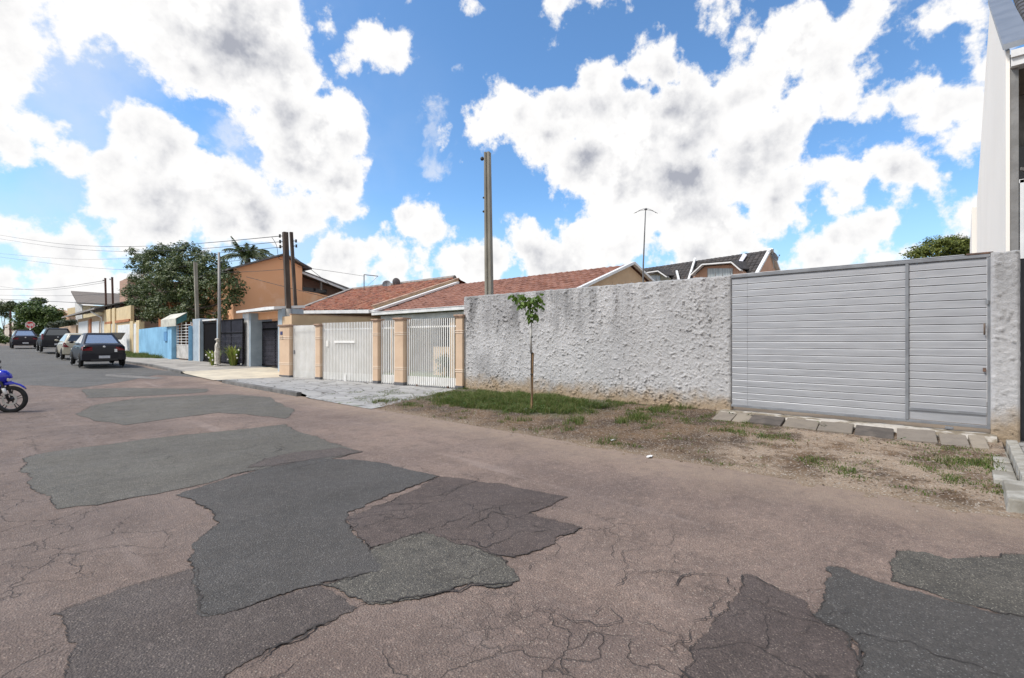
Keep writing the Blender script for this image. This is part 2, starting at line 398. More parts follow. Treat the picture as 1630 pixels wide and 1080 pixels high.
g = MB(); ys = [-3000, -60]+[14, 20, 30, 37, 46, 57, 75, 160, 3000]; xs = [-3000, -60, -6, 60, 3000]
i0 = 0
for y in ys:
    for x in xs: g.v.append((x, y, zr(y)-.12))
for a in range(len(ys)-1):
    for b in range(len(xs)-1):
        p = a*len(xs)+b; g.f.append((p, p+1, p+1+len(xs), p+len(xs)))
tag(g.build('ground', m_sand), kind='structure')
g = MB(); ys = [-60, -20, 0, 7, 14, 17, 20, 25, 30, 33.5, 37, 41, 46, 51, 57, 63, 75, 110]
for y in ys:
    for x in (-4.5, -1, 2.5, 0): g.v.append(((x if x else kx(y)+.02) if x != 0 else kx(y)+.12, y, zr(y)))
for a in range(len(ys)-1):
    for b in range(3):
        p = a*4+b; g.f.append((p, p+1, p+5, p+4))
tag(g.build('road', m_road), kind='structure')
sheet('cross_street', [(-60, 70), (60, 70), (60, 80), (-60, 80)], m_far, .012, True)
g = MB().box(-7.5, -4.5, -60, 68, -.1, .13)
tag(g.build('pavement', m_conc), kind='structure')

PATCH = {
 'a': (m_p1, [(35,730),(39,749),(43,763),(56,777),(78,796),(91,811),(155,804),(253,786),(330,769),(389,752),(505,733),(537,729),(575,720),(544,711),(517,699),(467,683),(455,676),(233,699),(136,712),(66,722)]),
 'b': (m_p2, [(280,789),(311,802),(330,815),(344,835),(322,856),(305,870),(301,889),(311,909),(315,940),(321,977),(330,981),(389,967),(467,942),(505,932),(600,909),(589,876),(562,847),(552,827),(554,815),(597,800),(663,773),(702,759),(636,744),(578,734),(505,731),(450,738),(389,756),(330,772)]),
 'c': (m_p3, [(500,931),(600,907),(589,877),(632,861),(675,850),(714,862),(772,878),(807,893),(823,924),(795,936),(749,928),(702,944),(640,957),(578,965),(539,948)]),
 'd': (m_p4, [(702,760),(718,761),(780,769),(902,792),(842,817),(873,827),(926,841),(881,858),(881,866),(819,891),(772,877),(714,861),(675,849),(632,860),(590,875),(563,846),(553,826),(597,806),(663,780)]),
 'e': (m_p5, [(74,979),(156,952),(249,924),(303,909),(315,942),(321,979),(330,983),(389,969),(467,944),(505,934),(539,950),(568,967),(525,990),(428,1037),(362,1080),(325,1130),(160,1130),(120,1080),(105,1037),(84,1002)]),
 'f': (m_p2, [(1324,907),(1346,907),(1398,924),(1472,944),(1582,977),(1630,988),(1760,1015),(1780,1190),(1390,1190),(1371,1076),(1369,1040),(1346,1007),(1295,981),(1310,959)]),
 'g': (m_p4, [(1188,915),(1207,922),(1243,940),(1288,959),(1297,983),(1346,1009),(1367,1040),(1369,1076),(1380,1190),(1040,1190),(1096,1076),(1096,1036),(1151,981),(1177,940)]),
 'h': (m_p3, [(1413,889),(1435,876),(1472,880),(1508,889),(1560,886),(1630,880),(1740,874),(1770,1000),(1630,985),(1582,975),(1472,942),(1415,926)]),
 'i': (m_p1, [(120,660),(150,645),(215,635),(290,631),(369,628),(430,633),(440,640),(470,655),(455,667),(430,664),(350,657),(310,662),(200,677),(150,670)]),
 'k': (m_p5, [(389,746),(420,730),(470,721),(540,713),(575,720),(537,728),(505,731),(440,742)]),
 'l': (m_p1, [(130,620),(190,618),(330,619),(330,625),(230,631),(140,634)]),
}
def frac(pts, amp, seed, step=.05):
    out = []
    for i in range(len(pts)-1):
        a, b = pts[i], pts[i+1]; d = math.hypot(b[0]-a[0], b[1]-a[1]); n = max(1, int(d/step))
        nx, ny = -(b[1]-a[1])/max(d, .01), (b[0]-a[0])/max(d, .01)
        for k in range(n):
            t = k/n; x = a[0]+(b[0]-a[0])*t; y = a[1]+(b[1]-a[1])*t
            j = (noise.noise((x*3, y*3, seed))*.8+noise.noise((x*9, y*9, seed))*.8+noise.noise((x*27, y*27, seed))*.6)*amp
            out.append((x+nx*j, y+ny*j))
    out.append(pts[-1]); return out
cr = MB()
def crack(pts, w, seed, lift=.011, gate=0.0):
    L_, R_ = [], []
    for i, (x, y) in enumerate(pts):
        a = pts[max(0, i-1)]; b = pts[min(len(pts)-1, i+1)]; d = math.hypot(b[0]-a[0], b[1]-a[1]) or 1
        nx, ny = -(b[1]-a[1])/d, (b[0]-a[0])/d
        tp = min(1, i/4, (len(pts)-1-i)/4)
        ww = w*tp*max(0, .62+(.9 if not gate else 1.6)*noise.noise((x*3, y*3, seed+3))+.5*noise.noise((x*23, y*23, seed))-gate)
        z = zr(y)+lift
        L_.append((x+nx*ww/2, y+ny*ww/2, z)); R_.append((x-nx*ww/2, y-ny*ww/2, z))
    i0 = len(cr.v); cr.v += L_+R_; n = len(pts)
    for i in range(n-1): cr.f.append((i0+i, i0+i+1, i0+n+i+1, i0+n+i))
lifts = dict(a=.004, b=.006, c=.005, d=.0055, e=.004, f=.006, g=.004, h=.003, i=.004, k=.0065, l=.004)
for k, (m, pts) in PATCH.items():
    sd_ = ord(k)
    o, P = sheet('asphalt_patch', pts, m, lifts[k], jag=.05, seg=.013, seed=sd_)
    crack(P+[P[0]], .009, sd_, .0095, .20)
far = [(-40,612),(60,614),(125,618),(190,609),(250,597),(330,602),(300,594),(245,588)]
P = [gp(*p)[:2] for p in far]
P = P+[(kx(33)-.05, 33), (kx(45)-.05, 45), (5.25, 57), (5.25, 69), (-4.4, 69), (-4.4, 24)]
sheet('asphalt_patch', P, m_far, .004, True, jag=.03, seg=.2)
sheet('asphalt_patch', [(170,596),(262,602),(245,604),(165,599)], asphalt('pale worn strip', (.27, .255, .235), (.2, .185, .17), (.4,.38,.35), (.1,.1,.1)), .008, jag=.05, seg=.1)
# long cracks traced on the ground
CK = [([(362,1080),(428,1037),(525,990),(568,968),(620,955),(700,945),(760,935),(823,930)],.040),
 ([(655,965),(690,980),(700,990),(640,1000),(545,1000)],.014),
 ([(702,759),(745,757),(760,765),(700,790),(660,795)],.022),([(553,820),(590,808),(636,806),(700,800),(735,770)],.018),
 ([(589,877),(640,862),(680,845),(720,832),(760,818),(800,805)],.024),([(675,846),(700,852),(772,872),(850,850),(881,846)],.022),
 ([(680,845),(740,842),(775,825),(785,815),(820,822),(850,838),(885,848)],.020),([(780,870),(800,860),(845,845)],.012),([(560,845),(610,830),(680,820)],.010),
 ([(823,930),(845,932),(880,925),(910,922),(920,908)],.014),([(845,915),(842,900),(870,890),(920,885)],.014),
 ([(975,940),(1000,915),(995,895),(990,880),(1030,870)],.016),([(1000,915),(1050,912),(1090,918)],.012),([(1060,935),(1110,915),(1150,920),(1163,940),(1110,990),(1080,1020),(1045,1030)],.024),
 ([(1073,889),(1080,880),(1062,910),(1090,925),(1145,945),(1155,942)],.012),([(1060,955),(1095,930)],.010),
 ([(840,965),(900,985),(955,995),(990,990),(960,965),(930,985)],.018),([(990,990),(1040,1000),(1080,1015),(1100,1040)],.018),([(1080,1062),(1100,1075),(1130,1090)],.05),([(960,1010),(980,995)],.012),
 ([(1175,945),(1200,960),(1215,965),(1230,952),(1250,950)],.016),([(1215,965),(1250,980),(1290,992),(1345,1005)],.024),([(1285,962),(1290,990),(1280,1010),(1265,1012)],.014),([(1150,985),(1180,980),(1195,966)],.012),
 ([(1346,1007),(1380,1013),(1430,1020),(1500,1050),(1560,1068),(1640,1100)],.026),([(1295,981),(1330,980),(1375,983)],.012),([(1346,1007),(1366,1030),(1370,1076)],.035),
 ([(0,900),(60,905),(110,898),(180,880),(240,884),(300,870)],.012),([(389,756),(450,752),(540,731)],.018),([(130,705),(60,722),(50,700)],.016),
 ([(430,735),(450,715),(440,700),(400,690)],.008),([(330,705),(400,712),(470,700)],.007),([(300,730),(390,722),(430,735)],.008),
 ([(0,668),(70,664),(120,655)],.018),([(128,655),(155,640),(230,638),(275,632)],.020),([(190,628),(230,625),(330,622)],.018),([(330,672),(350,667),(345,680)],.010),
 ([(600,909),(540,925),(500,931)],.028),([(690,893),(760,880),(800,890)],.014),([(700,930),(760,915),(805,895)],.016)]
for i, (p, w) in enumerate(CK):
    crack(frac([gp(*q)[:2] for q in p], .05, i*3.1, .02), w*.42, i*1.7, .0115)
tag(cr.build('road_crack', m_cr, fix=False), kind='structure')

# ------------------------------------------------------------------ verge (bare earth and grass)
def vz(x, y):
    u = (x-6.2)/4.2
    edge = .22*noise.noise((x*.9, y*.9, 3))+.10*noise.noise((x*3, y*3, 8))
    h = -.03+.13*max(0, u+.04+edge*.35)**.6 if u+.04+edge*.35 > 0 else -.03
    h += .012*noise.noise((x*5, y*5, 1))+.008*noise.noise((x*14, y*14, 2))+.005*noise.noise((x*31, y*31, 2))
    tgt = float(np.interp(y, [-1, 4, 12], [.02, .05, -.02]))
    return h+tgt*max(0, u)**2
EP0, EP1 = (10.4, 11.7), (6.38, 10.15)
g = MB()
def vf(a, b):
    x = 5.7+a*4.85
    y1 = EP1[1]+(EP0[1]-EP1[1])*(x-EP1[0])/(EP0[0]-EP1[0])+.06
    y = -.4+b*(y1+.4)
    return (x, y, vz(x, y))
g.grid(105, 240, vf)
t = MT('bare earth'); t.co = t.n.new('ShaderNodeNewGeometry').outputs['Position']
c = t.mix(t.mr(t.noise(.9, 6, .65), .38, .62), (.145, .088, .046), (.056, .033, .018))
c = t.mix(t.mr(t.noise(5, 6, .7), .45, .7, 0, .7), c, (.060, .038, .022))
sp = t.sep(t.co)
lt = t.math('MULTIPLY', t.mr(t.math('ADD', sp[1], t.math('MULTIPLY', t.noise(1.3, 5, .6), 1.6)), 4.2, 2.8), t.mr(t.noise(1.6, 7, .7), .40, .58, 0, .9))
c = t.mix(lt, c, (.34, .26, .19))
sandy = t.mr(t.math('ADD', sp[0], t.math('MULTIPLY', t.noise(1.7, 5, .6), 1.2)), 7.45, 6.85, 0, .75)
c = t.mix(sandy, c, (.25, .185, .125))
gr = t.math('MULTIPLY', t.mr(sp[1], 5.2, 6.6), t.mr(t.math('ADD', sp[0], t.math('MULTIPLY', t.noise(2, 4, .6), .9)), 8.0, 8.6, 0, .8))
c = t.mix(gr, c, (.045, .060, .020))
vv = t.voro(70); scn = t.n.new('ShaderNodeSeparateColor'); t.l(vv.outputs['Color'], scn.inputs[0])
c = t.mix(t.mr(scn.outputs[0], .86, .95, 0, .8), c, (.42, .38, .33))
c = t.mix(t.mr(t.noise(60, 4, .75), .45, .65, 0, .6), c, (.055, .036, .022))
t.col(c).rough(.97).nrm(t.bump(t.noise(55, 6, .75), .8, .02))
tag(g.build('verge', t.m, smooth=True), kind='structure')

# grass, weeds and pebbles
def in_verge(x, y): return 6.5 < x < 10.36 and -.35 < y < EP1[1]+(EP0[1]-EP1[1])*(x-EP1[0])/(EP0[0]-EP1[0])
def dens(x, y):
    d = 0
    e = ((x-9.0)/1.5)**2+((y-8.3)/2.9)**2
    d = max(d, 1.6*(1-e))
    d = max(d, 1.15*(1-((x-8.9)/.9)**2-((y-6.9)/1.3)**2))
    d = max(d, .34*(1-((x-9.2)/1.3)**2-((y-4.6)/3.2)**2))
    for cx, cy, r, q in ((7.35, 1.45, .35, .6), (7.05, .95, .4, .5), (7.75, 2.2, .25, .35), (8.3, -.02, .8, .5), (7.4, -.15, .5, .7), (9.1, .05, .5, .45), (9.3, 3.3, .35, .6), (7.4, 9.3, .35, .45), (7.2, 7.9, .3, .4), (7.1, 10.1, .3, .35)):
        d = max(d, q*(1-((x-cx)**2+(y-cy)**2)/r**2))
    d += .75*noise.noise((x*1.6, y*1.6, 5))+.55*noise.noise((x*5, y*5, 6))-.18
    return d
def blades(n, hmin, hmax, w, test, zfun=vz, lean=.6, box_=(6.4, 10.36, -.35, 11.7)):
    V = []; F_ = []; c_ = 0; tries = 0
    while c_ < n and tries < n*40:
        tries += 1
        x = random.uniform(box_[0], box_[1]); y = random.uniform(box_[2], box_[3]); d = test(x, y)
        if random.random() > d: continue
        z = zfun(x, y)-.005; h = random.uniform(hmin, hmax)*(.45+.6*min(1, max(d, 0)))*(.42 if zfun is vz and y < 4 else 1)*(.7+.9*max(0, noise.noise((x*2.3, y*2.3, 44))+.3)); a = random.uniform(0, 6.28); b = random.uniform(0, 6.28)
        l = random.uniform(.1, lean)*h; cx, sx = math.cos(a)*w/2, math.sin(a)*w/2
        mx_, my_ = x+math.cos(b)*l*.35, y+math.sin(b)*l*.35; i = len(V)
        V += [(x-cx, y-sx, z), (x+cx, y+sx, z), (mx_+cx*.7, my_+sx*.7, z+h*.6), (mx_-cx*.7, my_-sx*.7, z+h*.6), (x+math.cos(b)*l*1.3, y+math.sin(b)*l*1.3, z+h)]
        F_ += [(i, i+1, i+2, i+3), (i+3, i+2, i+4)]; c_ += 1
    return V, F_
def island(name, cols, rough=.75, trans=0.0, bump=False):
    t = MT(name); gi = t.n.new('ShaderNodeNewGeometry'); r = t.n.new('ShaderNodeValToRGB'); t.l(gi.outputs['Random Per Island'], r.inputs[0])
    e = r.color_ramp.elements; e[0].color = cols[0]+(1,); e[1].color = cols[-1]+(1,)
    for i, c in enumerate(cols[1:-1]): q = e.new((i+1)/(len(cols)-1)); q.color = c+(1,)
    t.col(r.outputs[0]).rough(rough)
    if trans:
        tr = t.n.new('ShaderNodeBsdfTranslucent'); t.l(r.outputs[0], tr.inputs[0]); ms = t.n.new('ShaderNodeMixShader'); ms.inputs[0].default_value = trans
        t.l(t.p.outputs[0], ms.inputs[1]); t.l(tr.outputs[0], ms.inputs[2]); t.l(ms.outputs[0], t.n['Material Output'].inputs[0])
    return t.m
m_grass = island('grass blades', [(.045, .085, .012), (.075, .13, .02), (.11, .16, .028), (.22, .20, .08), (.035, .07, .01)], .7, .35)
V, F_ = blades(46000, .03, .17, .010, dens, lean=.9)
g = MB(); g.v = V; g.f = F_; tag(g.build('grass', m_grass, fix=False), kind='stuff')
m_weed = island('weeds', [(.05, .10, .025), (.08, .14, .03), (.10, .12, .04)], .7, .3)
g = MB()
for _ in range(230):
    x = random.gauss(8.75, .75); y = random.gauss(7.6, 1.6)
    if random.random() < .35: x = random.uniform(7.0, 10.2); y = random.uniform(-.2, 10)
    if not in_verge(x, y) or dens(x, y) < .25: continue
    for _k in range(14):
        a = random.uniform(0, 6.28); l = random.uniform(.03, .10); z0 = vz(x, y); h = random.uniform(.01, .10)
        p = Vector((x+math.cos(a)*l*.5, y+math.sin(a)*l*.5, z0+h)); q = Vector((x+math.cos(a)*l*1.3, y+math.sin(a)*l*1.3, z0+h+random.uniform(-.01, .03)))
        s_ = Vector((-math.sin(a), math.cos(a), 0))*.016
        g.quad(p, (p+q)/2+s_, q, (p+q)/2-s_)
tag(g.build('weeds', m_weed, fix=False), kind='stuff')
m_peb = island('pebbles', [(.12, .08, .05), (.19, .14, .095), (.26, .20, .15), (.06, .042, .028), (.38, .33, .28)], .9)
g = MB()
for _ in range(6500):
    if random.random() < .75: x = random.gauss(6.9, .35) if random.random() < .35 else random.uniform(6.3, 10.3); y = random.uniform(-.3, 11.3)
    else: x = random.gauss(7.5, .5); y = random.gauss(10.4, .25)
    if not (5.9 < x < 10.35 and -.38 < y < 11.4) or (3.8 < y < 9.8 and x > 6.8 and random.random() < .8): continue
    s_ = random.choice((.004, .005, .006, .008, .013)) ; z = max(vz(x, y), 0 if x < 6.5 else -1)+s_*.25
    i = len(g.v); a = random.uniform(0, 3)
    for dx, dy, dz in ((1, 0, 0), (0, 1, 0), (-1, 0, 0), (0, -1, 0), (.1, .1, .8), (0, 0, -.8)):
        g.v.append((x+s_*(dx*math.cos(a)-dy*math.sin(a))*random.uniform(.7, 1.3), y+s_*(dx*math.sin(a)+dy*math.cos(a))*random.uniform(.7, 1.3), z+s_*dz))
    g.f += [tuple(i+q for q in f) for f in ((0, 1, 4), (1, 2, 4), (2, 3, 4), (3, 0, 4), (1, 0, 5), (2, 1, 5), (3, 2, 5), (0, 3, 5))]
tag(g.build('gravel', m_peb, fix=False), kind='stuff')
m_lit = island('dry leaves', [(.10, .06, .03), (.16, .10, .05), (.05, .035, .025), (.24, .18, .10)], .9)
g = MB()
for _ in range(2600):
    x = random.uniform(6.6, 10.3); y = random.uniform(-.3, 10.8)
    if not in_verge(x, y): continue
    s_ = random.uniform(.008, .028); a = random.uniform(0, 6.28); z = vz(x, y)+.006
    p = Vector((x, y, z)); u = Vector((math.cos(a), math.sin(a), random.uniform(-.3, .6)))*s_; v = Vector((-math.sin(a), math.cos(a), random.uniform(-.3, .5)))*s_*.45
    g.quad(p-u, p-v, p+u, p+v)
tag(g.build('dry_litter', m_lit, fix=False), kind='stuff')
m_white = pm('paper white', (.75, .75, .76), (.6, .6, .6), 5, .7, 0)
for i, (px, py, s_, lb) in enumerate(((1034, 729, .06, 'flattened white scrap on the asphalt edge, largest of the scraps by the verge'), (976, 704, .05, 'small white scrap lying on brown dirt of the verge right of the sapling'))):
    x, y, _z = gp(px, py); g = MB(); z = max(vz(x, y), 0)+.018
    P = []
    for k in range(11):
        a = k*2*math.pi/11; r = s_*(.7+.5*noise.noise((k*1.7, i, 0))); P.append((x+math.cos(a)*r*1.5, y+math.sin(a)*r*.8, z+.008*math.sin(k*2)))
    g.prism(P, (0, 0, .004)); o = g.build('paper_scrap', m_white, org=(x, y, z)); tag(o, lb, 'litter')

# ------------------------------------------------------------------ paved sidewalk, kerb, ramp, far pavement
t = MT('grey stone paving'); t.co = t.n.new('ShaderNodeNewGeometry').outputs['Position']
nn = t.n.new('ShaderNodeTexNoise'); nn.inputs['Scale'].default_value = 3; t.l(t.co, nn.inputs['Vector'])
s1 = t.n.new('ShaderNodeVectorMath'); s1.operation = 'SCALE'; s1.inputs['Scale'].default_value = .25; t.l(nn.outputs['Color'], s1.inputs[0])
s2 = t.n.new('ShaderNodeVectorMath'); s2.operation = 'ADD'; t.l(t.co, s2.inputs[0]); t.l(s1.outputs[0], s2.inputs[1])
ve = t.voro(2.3, 'DISTANCE_TO_EDGE', s2.outputs[0]); vc = t.voro(2.3, 'F1', s2.outputs[0])
scn = t.n.new('ShaderNodeSeparateColor'); t.l(vc.outputs['Color'], scn.inputs[0])
c = t.mix(scn.outputs[0], (.32, .312, .30), (.22, .215, .21)); c = t.mix(t.mr(t.noise(1.2, 6, .6), .35, .7, 0, .6), c, (.38, .375, .365))
j = t.mr(ve.outputs['Distance'], .045, .015); jm = t.mr(t.noise(1.4, 4, .6), .34, .56)
sp = t.sep(t.co)
moss = t.math('MULTIPLY', t.mr(t.math('ADD', sp[1], t.math('MULTIPLY', t.noise(1.5, 3, .5), 2)), 14.5, 12.5), t.mr(t.noise(2.2, 4, .6), .45, .6))
c = t.mix(t.math('MULTIPLY', j, jm), c, t.mix(moss, (.07, .065, .055), (.10, .14, .03)))
t.col(c).rough(.85).nrm(t.bump(t.math('ADD', t.math('MULTIPLY', j, -1.5), t.noise(25, 5, .7)), .5, .012))
m_stone = t.m
def szp(x, y):
    k, f = kx(y), fx(y); u = max(0, min(1, (x-k)/(f-k))); z0 = zr(y)+float(np.interp(y, [9, 13.2, 14.2, 19.5, 20.4, 24, 24.5, 400], [.006, .015, .11, .11, .02, .03, .10, .10]))
    return z0+(zf(y)-z0)*u
g = MB()
g.grid(24, 60, lambda a, b: (lambda y0: (lambda x: (x, y0+b*(20.6-y0), szp(x, y0+b*(20.6-y0))))(kx(y0+b*(20.6-y0))+.12*(1 if y0+b*(20.6-y0) > 13.6 else 0)+a*(fx(y0+b*(20.6-y0))+.5-kx(y0+b*(20.6-y0)))))(EP1[1]+a*(EP0[1]-EP1[1])))
tag(g.build('stone_sidewalk', m_stone), kind='structure')
g = MB(); g.grid(16, 22, lambda a, b: (lambda y: (kx(y)+.02+a*(11-kx(y)), y, szp(min(kx(y)+.02+a*(11-kx(y)), fx(y)), y)+.004))(20.6+b*(24.4-20.6)))
m_beige = pm('cream cement', (.55, .49, .38), (.44, .39, .31), 1.5, .9, .3, 50, .003)
tag(g.build('driveway_ramp', m_beige), kind='structure')
m_pav = pm('worn grey concrete', (.36, .335, .30), (.22, .205, .185), 1.6, .92, .5, 30, .006, det=8)
g = MB(); g.grid(10, 60, lambda a, b: (lambda y: (kx(y)+.13+a*(fx(y)+.4-kx(y)-.13), y, szp(min(kx(y)+.13+a*(fx(y)+.4-kx(y)), fx(y)), y)))(24.4+b*(69-24.4)))
tag(g.build('far_sidewalk', m_pav), kind='structure')
m_kerb = pm('dark kerb stone', (.16, .155, .15), (.085, .083, .08), 3, .9, .5, 30, .006)
g = MB()
def kerb(y0, y1, h, w=.12, seg=.9):
    y = y0
    while y < y1-.1:
        e = min(y+seg, y1); i = len(g.v); a, b = kx(y), kx(e); gp_ = .008
        for yy, kk in ((y+gp_, a), (e-gp_, b)):
            z = zr(yy)
            g.v += [(kk-.02, yy, z-.05), (kk, yy, z+h-.01), (kk+.02, yy, z+h), (kk+w+.01, yy, z+h), (kk+w+.01, yy, z-.05)]
        for k in range(4): g.f.append((i+k, i+k+1, i+k+6, i+k+5))
        g.f.append((i, i+1, i+2, i+3, i+4)); g.f.append((i+9, i+8, i+7, i+6, i+5)); y = e
kerb(14.0, 19.6, .115); kerb(24.4, 32, .105); kerb(32, 68, .10)
tag(g.build('kerb', m_kerb), kind='structure')

# ------------------------------------------------------------------ rough plastered wall, pillar, aluminium gate
def stucco_h(y, z, s=0):
    p = Vector((y, z, s)); w = Vector((noise.noise(p*8), noise.noise(p*8+Vector((7, 3, 1))), 0))*.6
    r = max(0, 1-abs(noise.noise(p*12+w))*8)*max(0, min(1, .3+2.2*noise.noise(p*9+Vector((2, 9, 4)))))
    r2 = max(0, 1-abs(noise.noise(p*24+w*2))*6)*max(0, min(1, .3+2*noise.noise(p*15+Vector((12, 1, 4)))))
    l = max(0, noise.noise(p*19+w+Vector((4, 4, 0)))-.15)
    m = .55+.9*noise.noise(p*1.1)
    return (.044*r+.028*r2+.013*l)*max(.6, m)+.010*noise.noise(p*.8)+.005*noise.noise(p*38)
t = MT('rough white plaster'); t.co = t.n.new('ShaderNodeNewGeometry').outputs['Position']; sp = t.sep(t.co)
c = t.mix(t.mr(t.noise(1.1, 6, .6), .3, .7), (.66, .65, .655), (.54, .535, .54))
c = t.mix(t.mr(t.noise(14, 5, .7), .5, .72, 0, .45), c, (.30, .295, .30))
topm = t.mr(t.math('ADD', sp[2], t.math('MULTIPLY', t.noise(1.0, 4, .6), 1.2)), 1.9, 3.2)
stk = t.mr(t.noise(2.2, 6, .65, stretch=(1, 1, .13)), .42, .62)
leftm = t.mr(sp[1], 4.8, 8.5, .35, 1.0)
c = t.mix(t.math('MULTIPLY', t.math('MULTIPLY', topm, stk), t.math('MULTIPLY', leftm, .95)), c, (.13, .13, .135))
blt = t.math('MULTIPLY', t.mr(t.noise(.75, 6, .65, stretch=(1, 1, .55)), .44, .62), t.mr(sp[1], 4.5, 9, .25, .95))
c = t.mix(t.math('MULTIPLY', blt, .62), c, (.25, .245, .25))
wstk = t.math('MULTIPLY', t.mr(t.noise(3.1, 3, .5, stretch=(1, 1, .05)), .60, .66), t.math('MULTIPLY', topm, leftm))
c = t.mix(wstk, c, (.55, .54, .55))
low = t.mr(t.math('ADD', sp[2], t.math('MULTIPLY', t.noise(2.4, 5, .65), -.75)), .26, -.22)
c = t.mix(t.math('MULTIPLY', low, .85), c, (.33, .24, .14))
c = t.mix(t.math('MULTIPLY', t.mr(sp[2], 2.86, 2.95), .6), c, (.25, .25, .24))
rg = t.n.new('ShaderNodeTexNoise'); rg.noise_type = 'RIDGED_MULTIFRACTAL'; rg.inputs['Scale'].default_value = 8; rg.inputs['Detail'].default_value = 5; rg.inputs['Roughness'].default_value = .6; t.l(t.co, rg.inputs['Vector'])
c = t.mix(t.mr(rg.outputs['Fac'], .9, .25, 0, .38), c, (.22, .215, .215))
c = t.mix(t.math('MULTIPLY', t.mr(t.math('ADD', sp[2], t.math('MULTIPLY', t.noise(2.4, 5, .65), -.75)), .20, -.22), .6), c, (.36, .26, .16))
t.col(c).rough(.95).nrm(t.bump(t.noise(45, 6, .75), 1.0, .02, t.bump(rg.outputs['Fac'], .55, .02)))
m_stucco = t.m
def rough_block(name, y0, y1, X, thick, z0fn, z1fn, step, parent=None, seed=0, mat=None):
    ny = max(4, int((y1-y0)/step)); nz = int(2.95/step); g = MB(); nd = 4
    def front(a, b):
        y = y0+a*(y1-y0); zz0, zz1 = z0fn(y), z1fn(y); z = zz0+b*(zz1-zz0)
        ed = min(a*(y1-y0), (1-a)*(y1-y0), (zz1-z)); k = min(1, ed/.05); k = math.sqrt(max(0, 1-(1-k)**2))
        h = stucco_h(y, z, seed)
        return (X+.03-.03*k-h*k, y, z-.012*(1-k))
    g.grid(ny, nz, front)
    g.grid(ny, nd, lambda a, b: (X+.03+b*(thick-.03), y0+a*(y1-y0), z1fn(y0+a*(y1-y0))-.012+.02*noise.noise((a*(y1-y0)*9, b*3, seed))*(1 if 0 < b < 1 else 0)+(.012 if b > 0 else 0)))
    for y in (y0, y1):
        g.grid(nd, nz, lambda a, b: (X+.03+a*(thick-.03), y+(.02*abs(noise.noise((a*4, b*20, seed)))*(-1 if y == y0 else 1) if 0 < a < 1 else 0), z0fn(y)+b*(z1fn(y)-z0fn(y))-.012*b))
    g.quad((X+thick, y0, z0fn(y0)), (X+thick, y1, z0fn(y1)), (X+thick, y1, z1fn(y1)), (X+thick, y0, z1fn(y0)))
    return g.build(name, mat or m_stucco, parent, smooth=True, org=(X, (y0+y1)/2, 0))
GX = 10.42
gl, gr_ = onX(1164, GX)[1], onX(1578, GX)[1]
wl = onX(738, 10.4)[1]
wall = rough_block('plastered_wall', gl+.0, wl, 10.4, .16, lambda y: -.05, lambda y: 2.93+.02*(y-gl)/(wl-gl)*2+.012*noise.noise((y*2, 0, 0))+.01*noise.noise((y*9, 0, 0)), .0165)
tag(wall, 'long grey-white rough plastered wall with dark streaks behind the sapling', 'wall')
m_rust = pm('rusty iron', (.16, .09, .06), (.08, .05, .04), 12, .8, .3)
g = MB(); y = onX(1160, 10.4)[1]
while y < onX(962, 10.4)[1]:
    h = random.uniform(.05, .11); a = random.uniform(-.02, .02); g.tube([(10.49, y, 2.93), (10.49+a, y+a, 2.93+h)], [.006, .002], 5); y += random.uniform(.13, .2)
g.build('spikes', m_rust, wall)
pr0, pr1 = onX(1624, 10.36)[1], onX(1577, 10.36)[1]
pil = rough_block('plastered_pillar', pr0, pr1, 10.34, .34, lambda y: .02, lambda y: 2.93+.02*noise.noise((y*11, 0, 0)), .022, seed=4)
tag(pil, 'rough white plastered pillar at the right end of the silver gate', 'pillar')

t = MT('brushed aluminium'); nz_ = t.noise(2.2, 5, .6, stretch=(1, .5, 5))
t.col(t.mix(t.mr(nz_, .3, .7), (.39, .395, .412), (.32, .325, .342))).rough(t.mr(t.noise(3, 4, .6), .3, .7, .42, .6)); t.p.inputs['Metallic'].default_value = .35
t.nrm(t.bump(t.noise(1.7, 3, .5), .25, .03)); m_alu = t.m
m_alud = pm('grey steel frame', (.235, .245, .26), (.18, .185, .20), 3, .5, .1, metal=.3)
gate = thing('sliding_gate', 'wide silver metal gate of horizontal slats with a door panel at its right', 'gate', (GX, (gl+gr_)/2, .24))
def slats(y0, y1, z0, z1, x, n, dent=0.0):
    g = MB(); h = (z1-z0)/n
    for i in range(n):
        a = z0+i*h; prof = [(.012, a), (-.011, a+.001), (-.013, a+.006), (-.0115, a+.012), (-.012, a+h*.5), (-.0115, a+h-.021), (-.003, a+h-.011), (.012, a+h-.010), (.012, a+h)]
        ns = 18
        for k in range(ns):
            for j in range(len(prof)-1):
                q = []
                for yy, (dx, z) in ((k, prof[j]), (k+1, prof[j]), (k+1, prof[j+1]), (k, prof[j+1])):
                    y = y0+(y1-y0)*yy/ns; w = .003*noise.noise((y*1.4, i*3.1, 2))+dent*noise.noise((y*4, z*2, 5)); q.append((x+dx+w, y, z+.001*noise.noise((y*3, i, 9))))
                g.quad(*q)
    import bmesh
    return g
ym = onX(1444, GX)[1]; ys_ = onX(1190, GX)[1]; zt0, zb0 = 2.86, .30
slats(ys_+.003, gl-.02, zb0, zt0, GX+.004, 20).build('side_panel', m_alu, gate, fix=False)
slats(ym+.02, ys_-.003, zb0, zt0, GX, 20, .002).build('slat_panel', m_alu, gate, fix=False)
MB().box(GX-.012, GX+.006, ys_-.003, ys_+.003, zb0, zt0).build('seam', m_alud, gate)
door = slats(gr_+.05, ym-.02, zb0+.17, zt0, GX, 19, .003).build('door_panel', m_alu, gate, fix=False)
g = MB().box(GX-.010, GX+.01, gr_+.05, ym-.02, zb0+.01, zb0+.155); g.build('kick_plate', m_alu, gate)
g = MB()
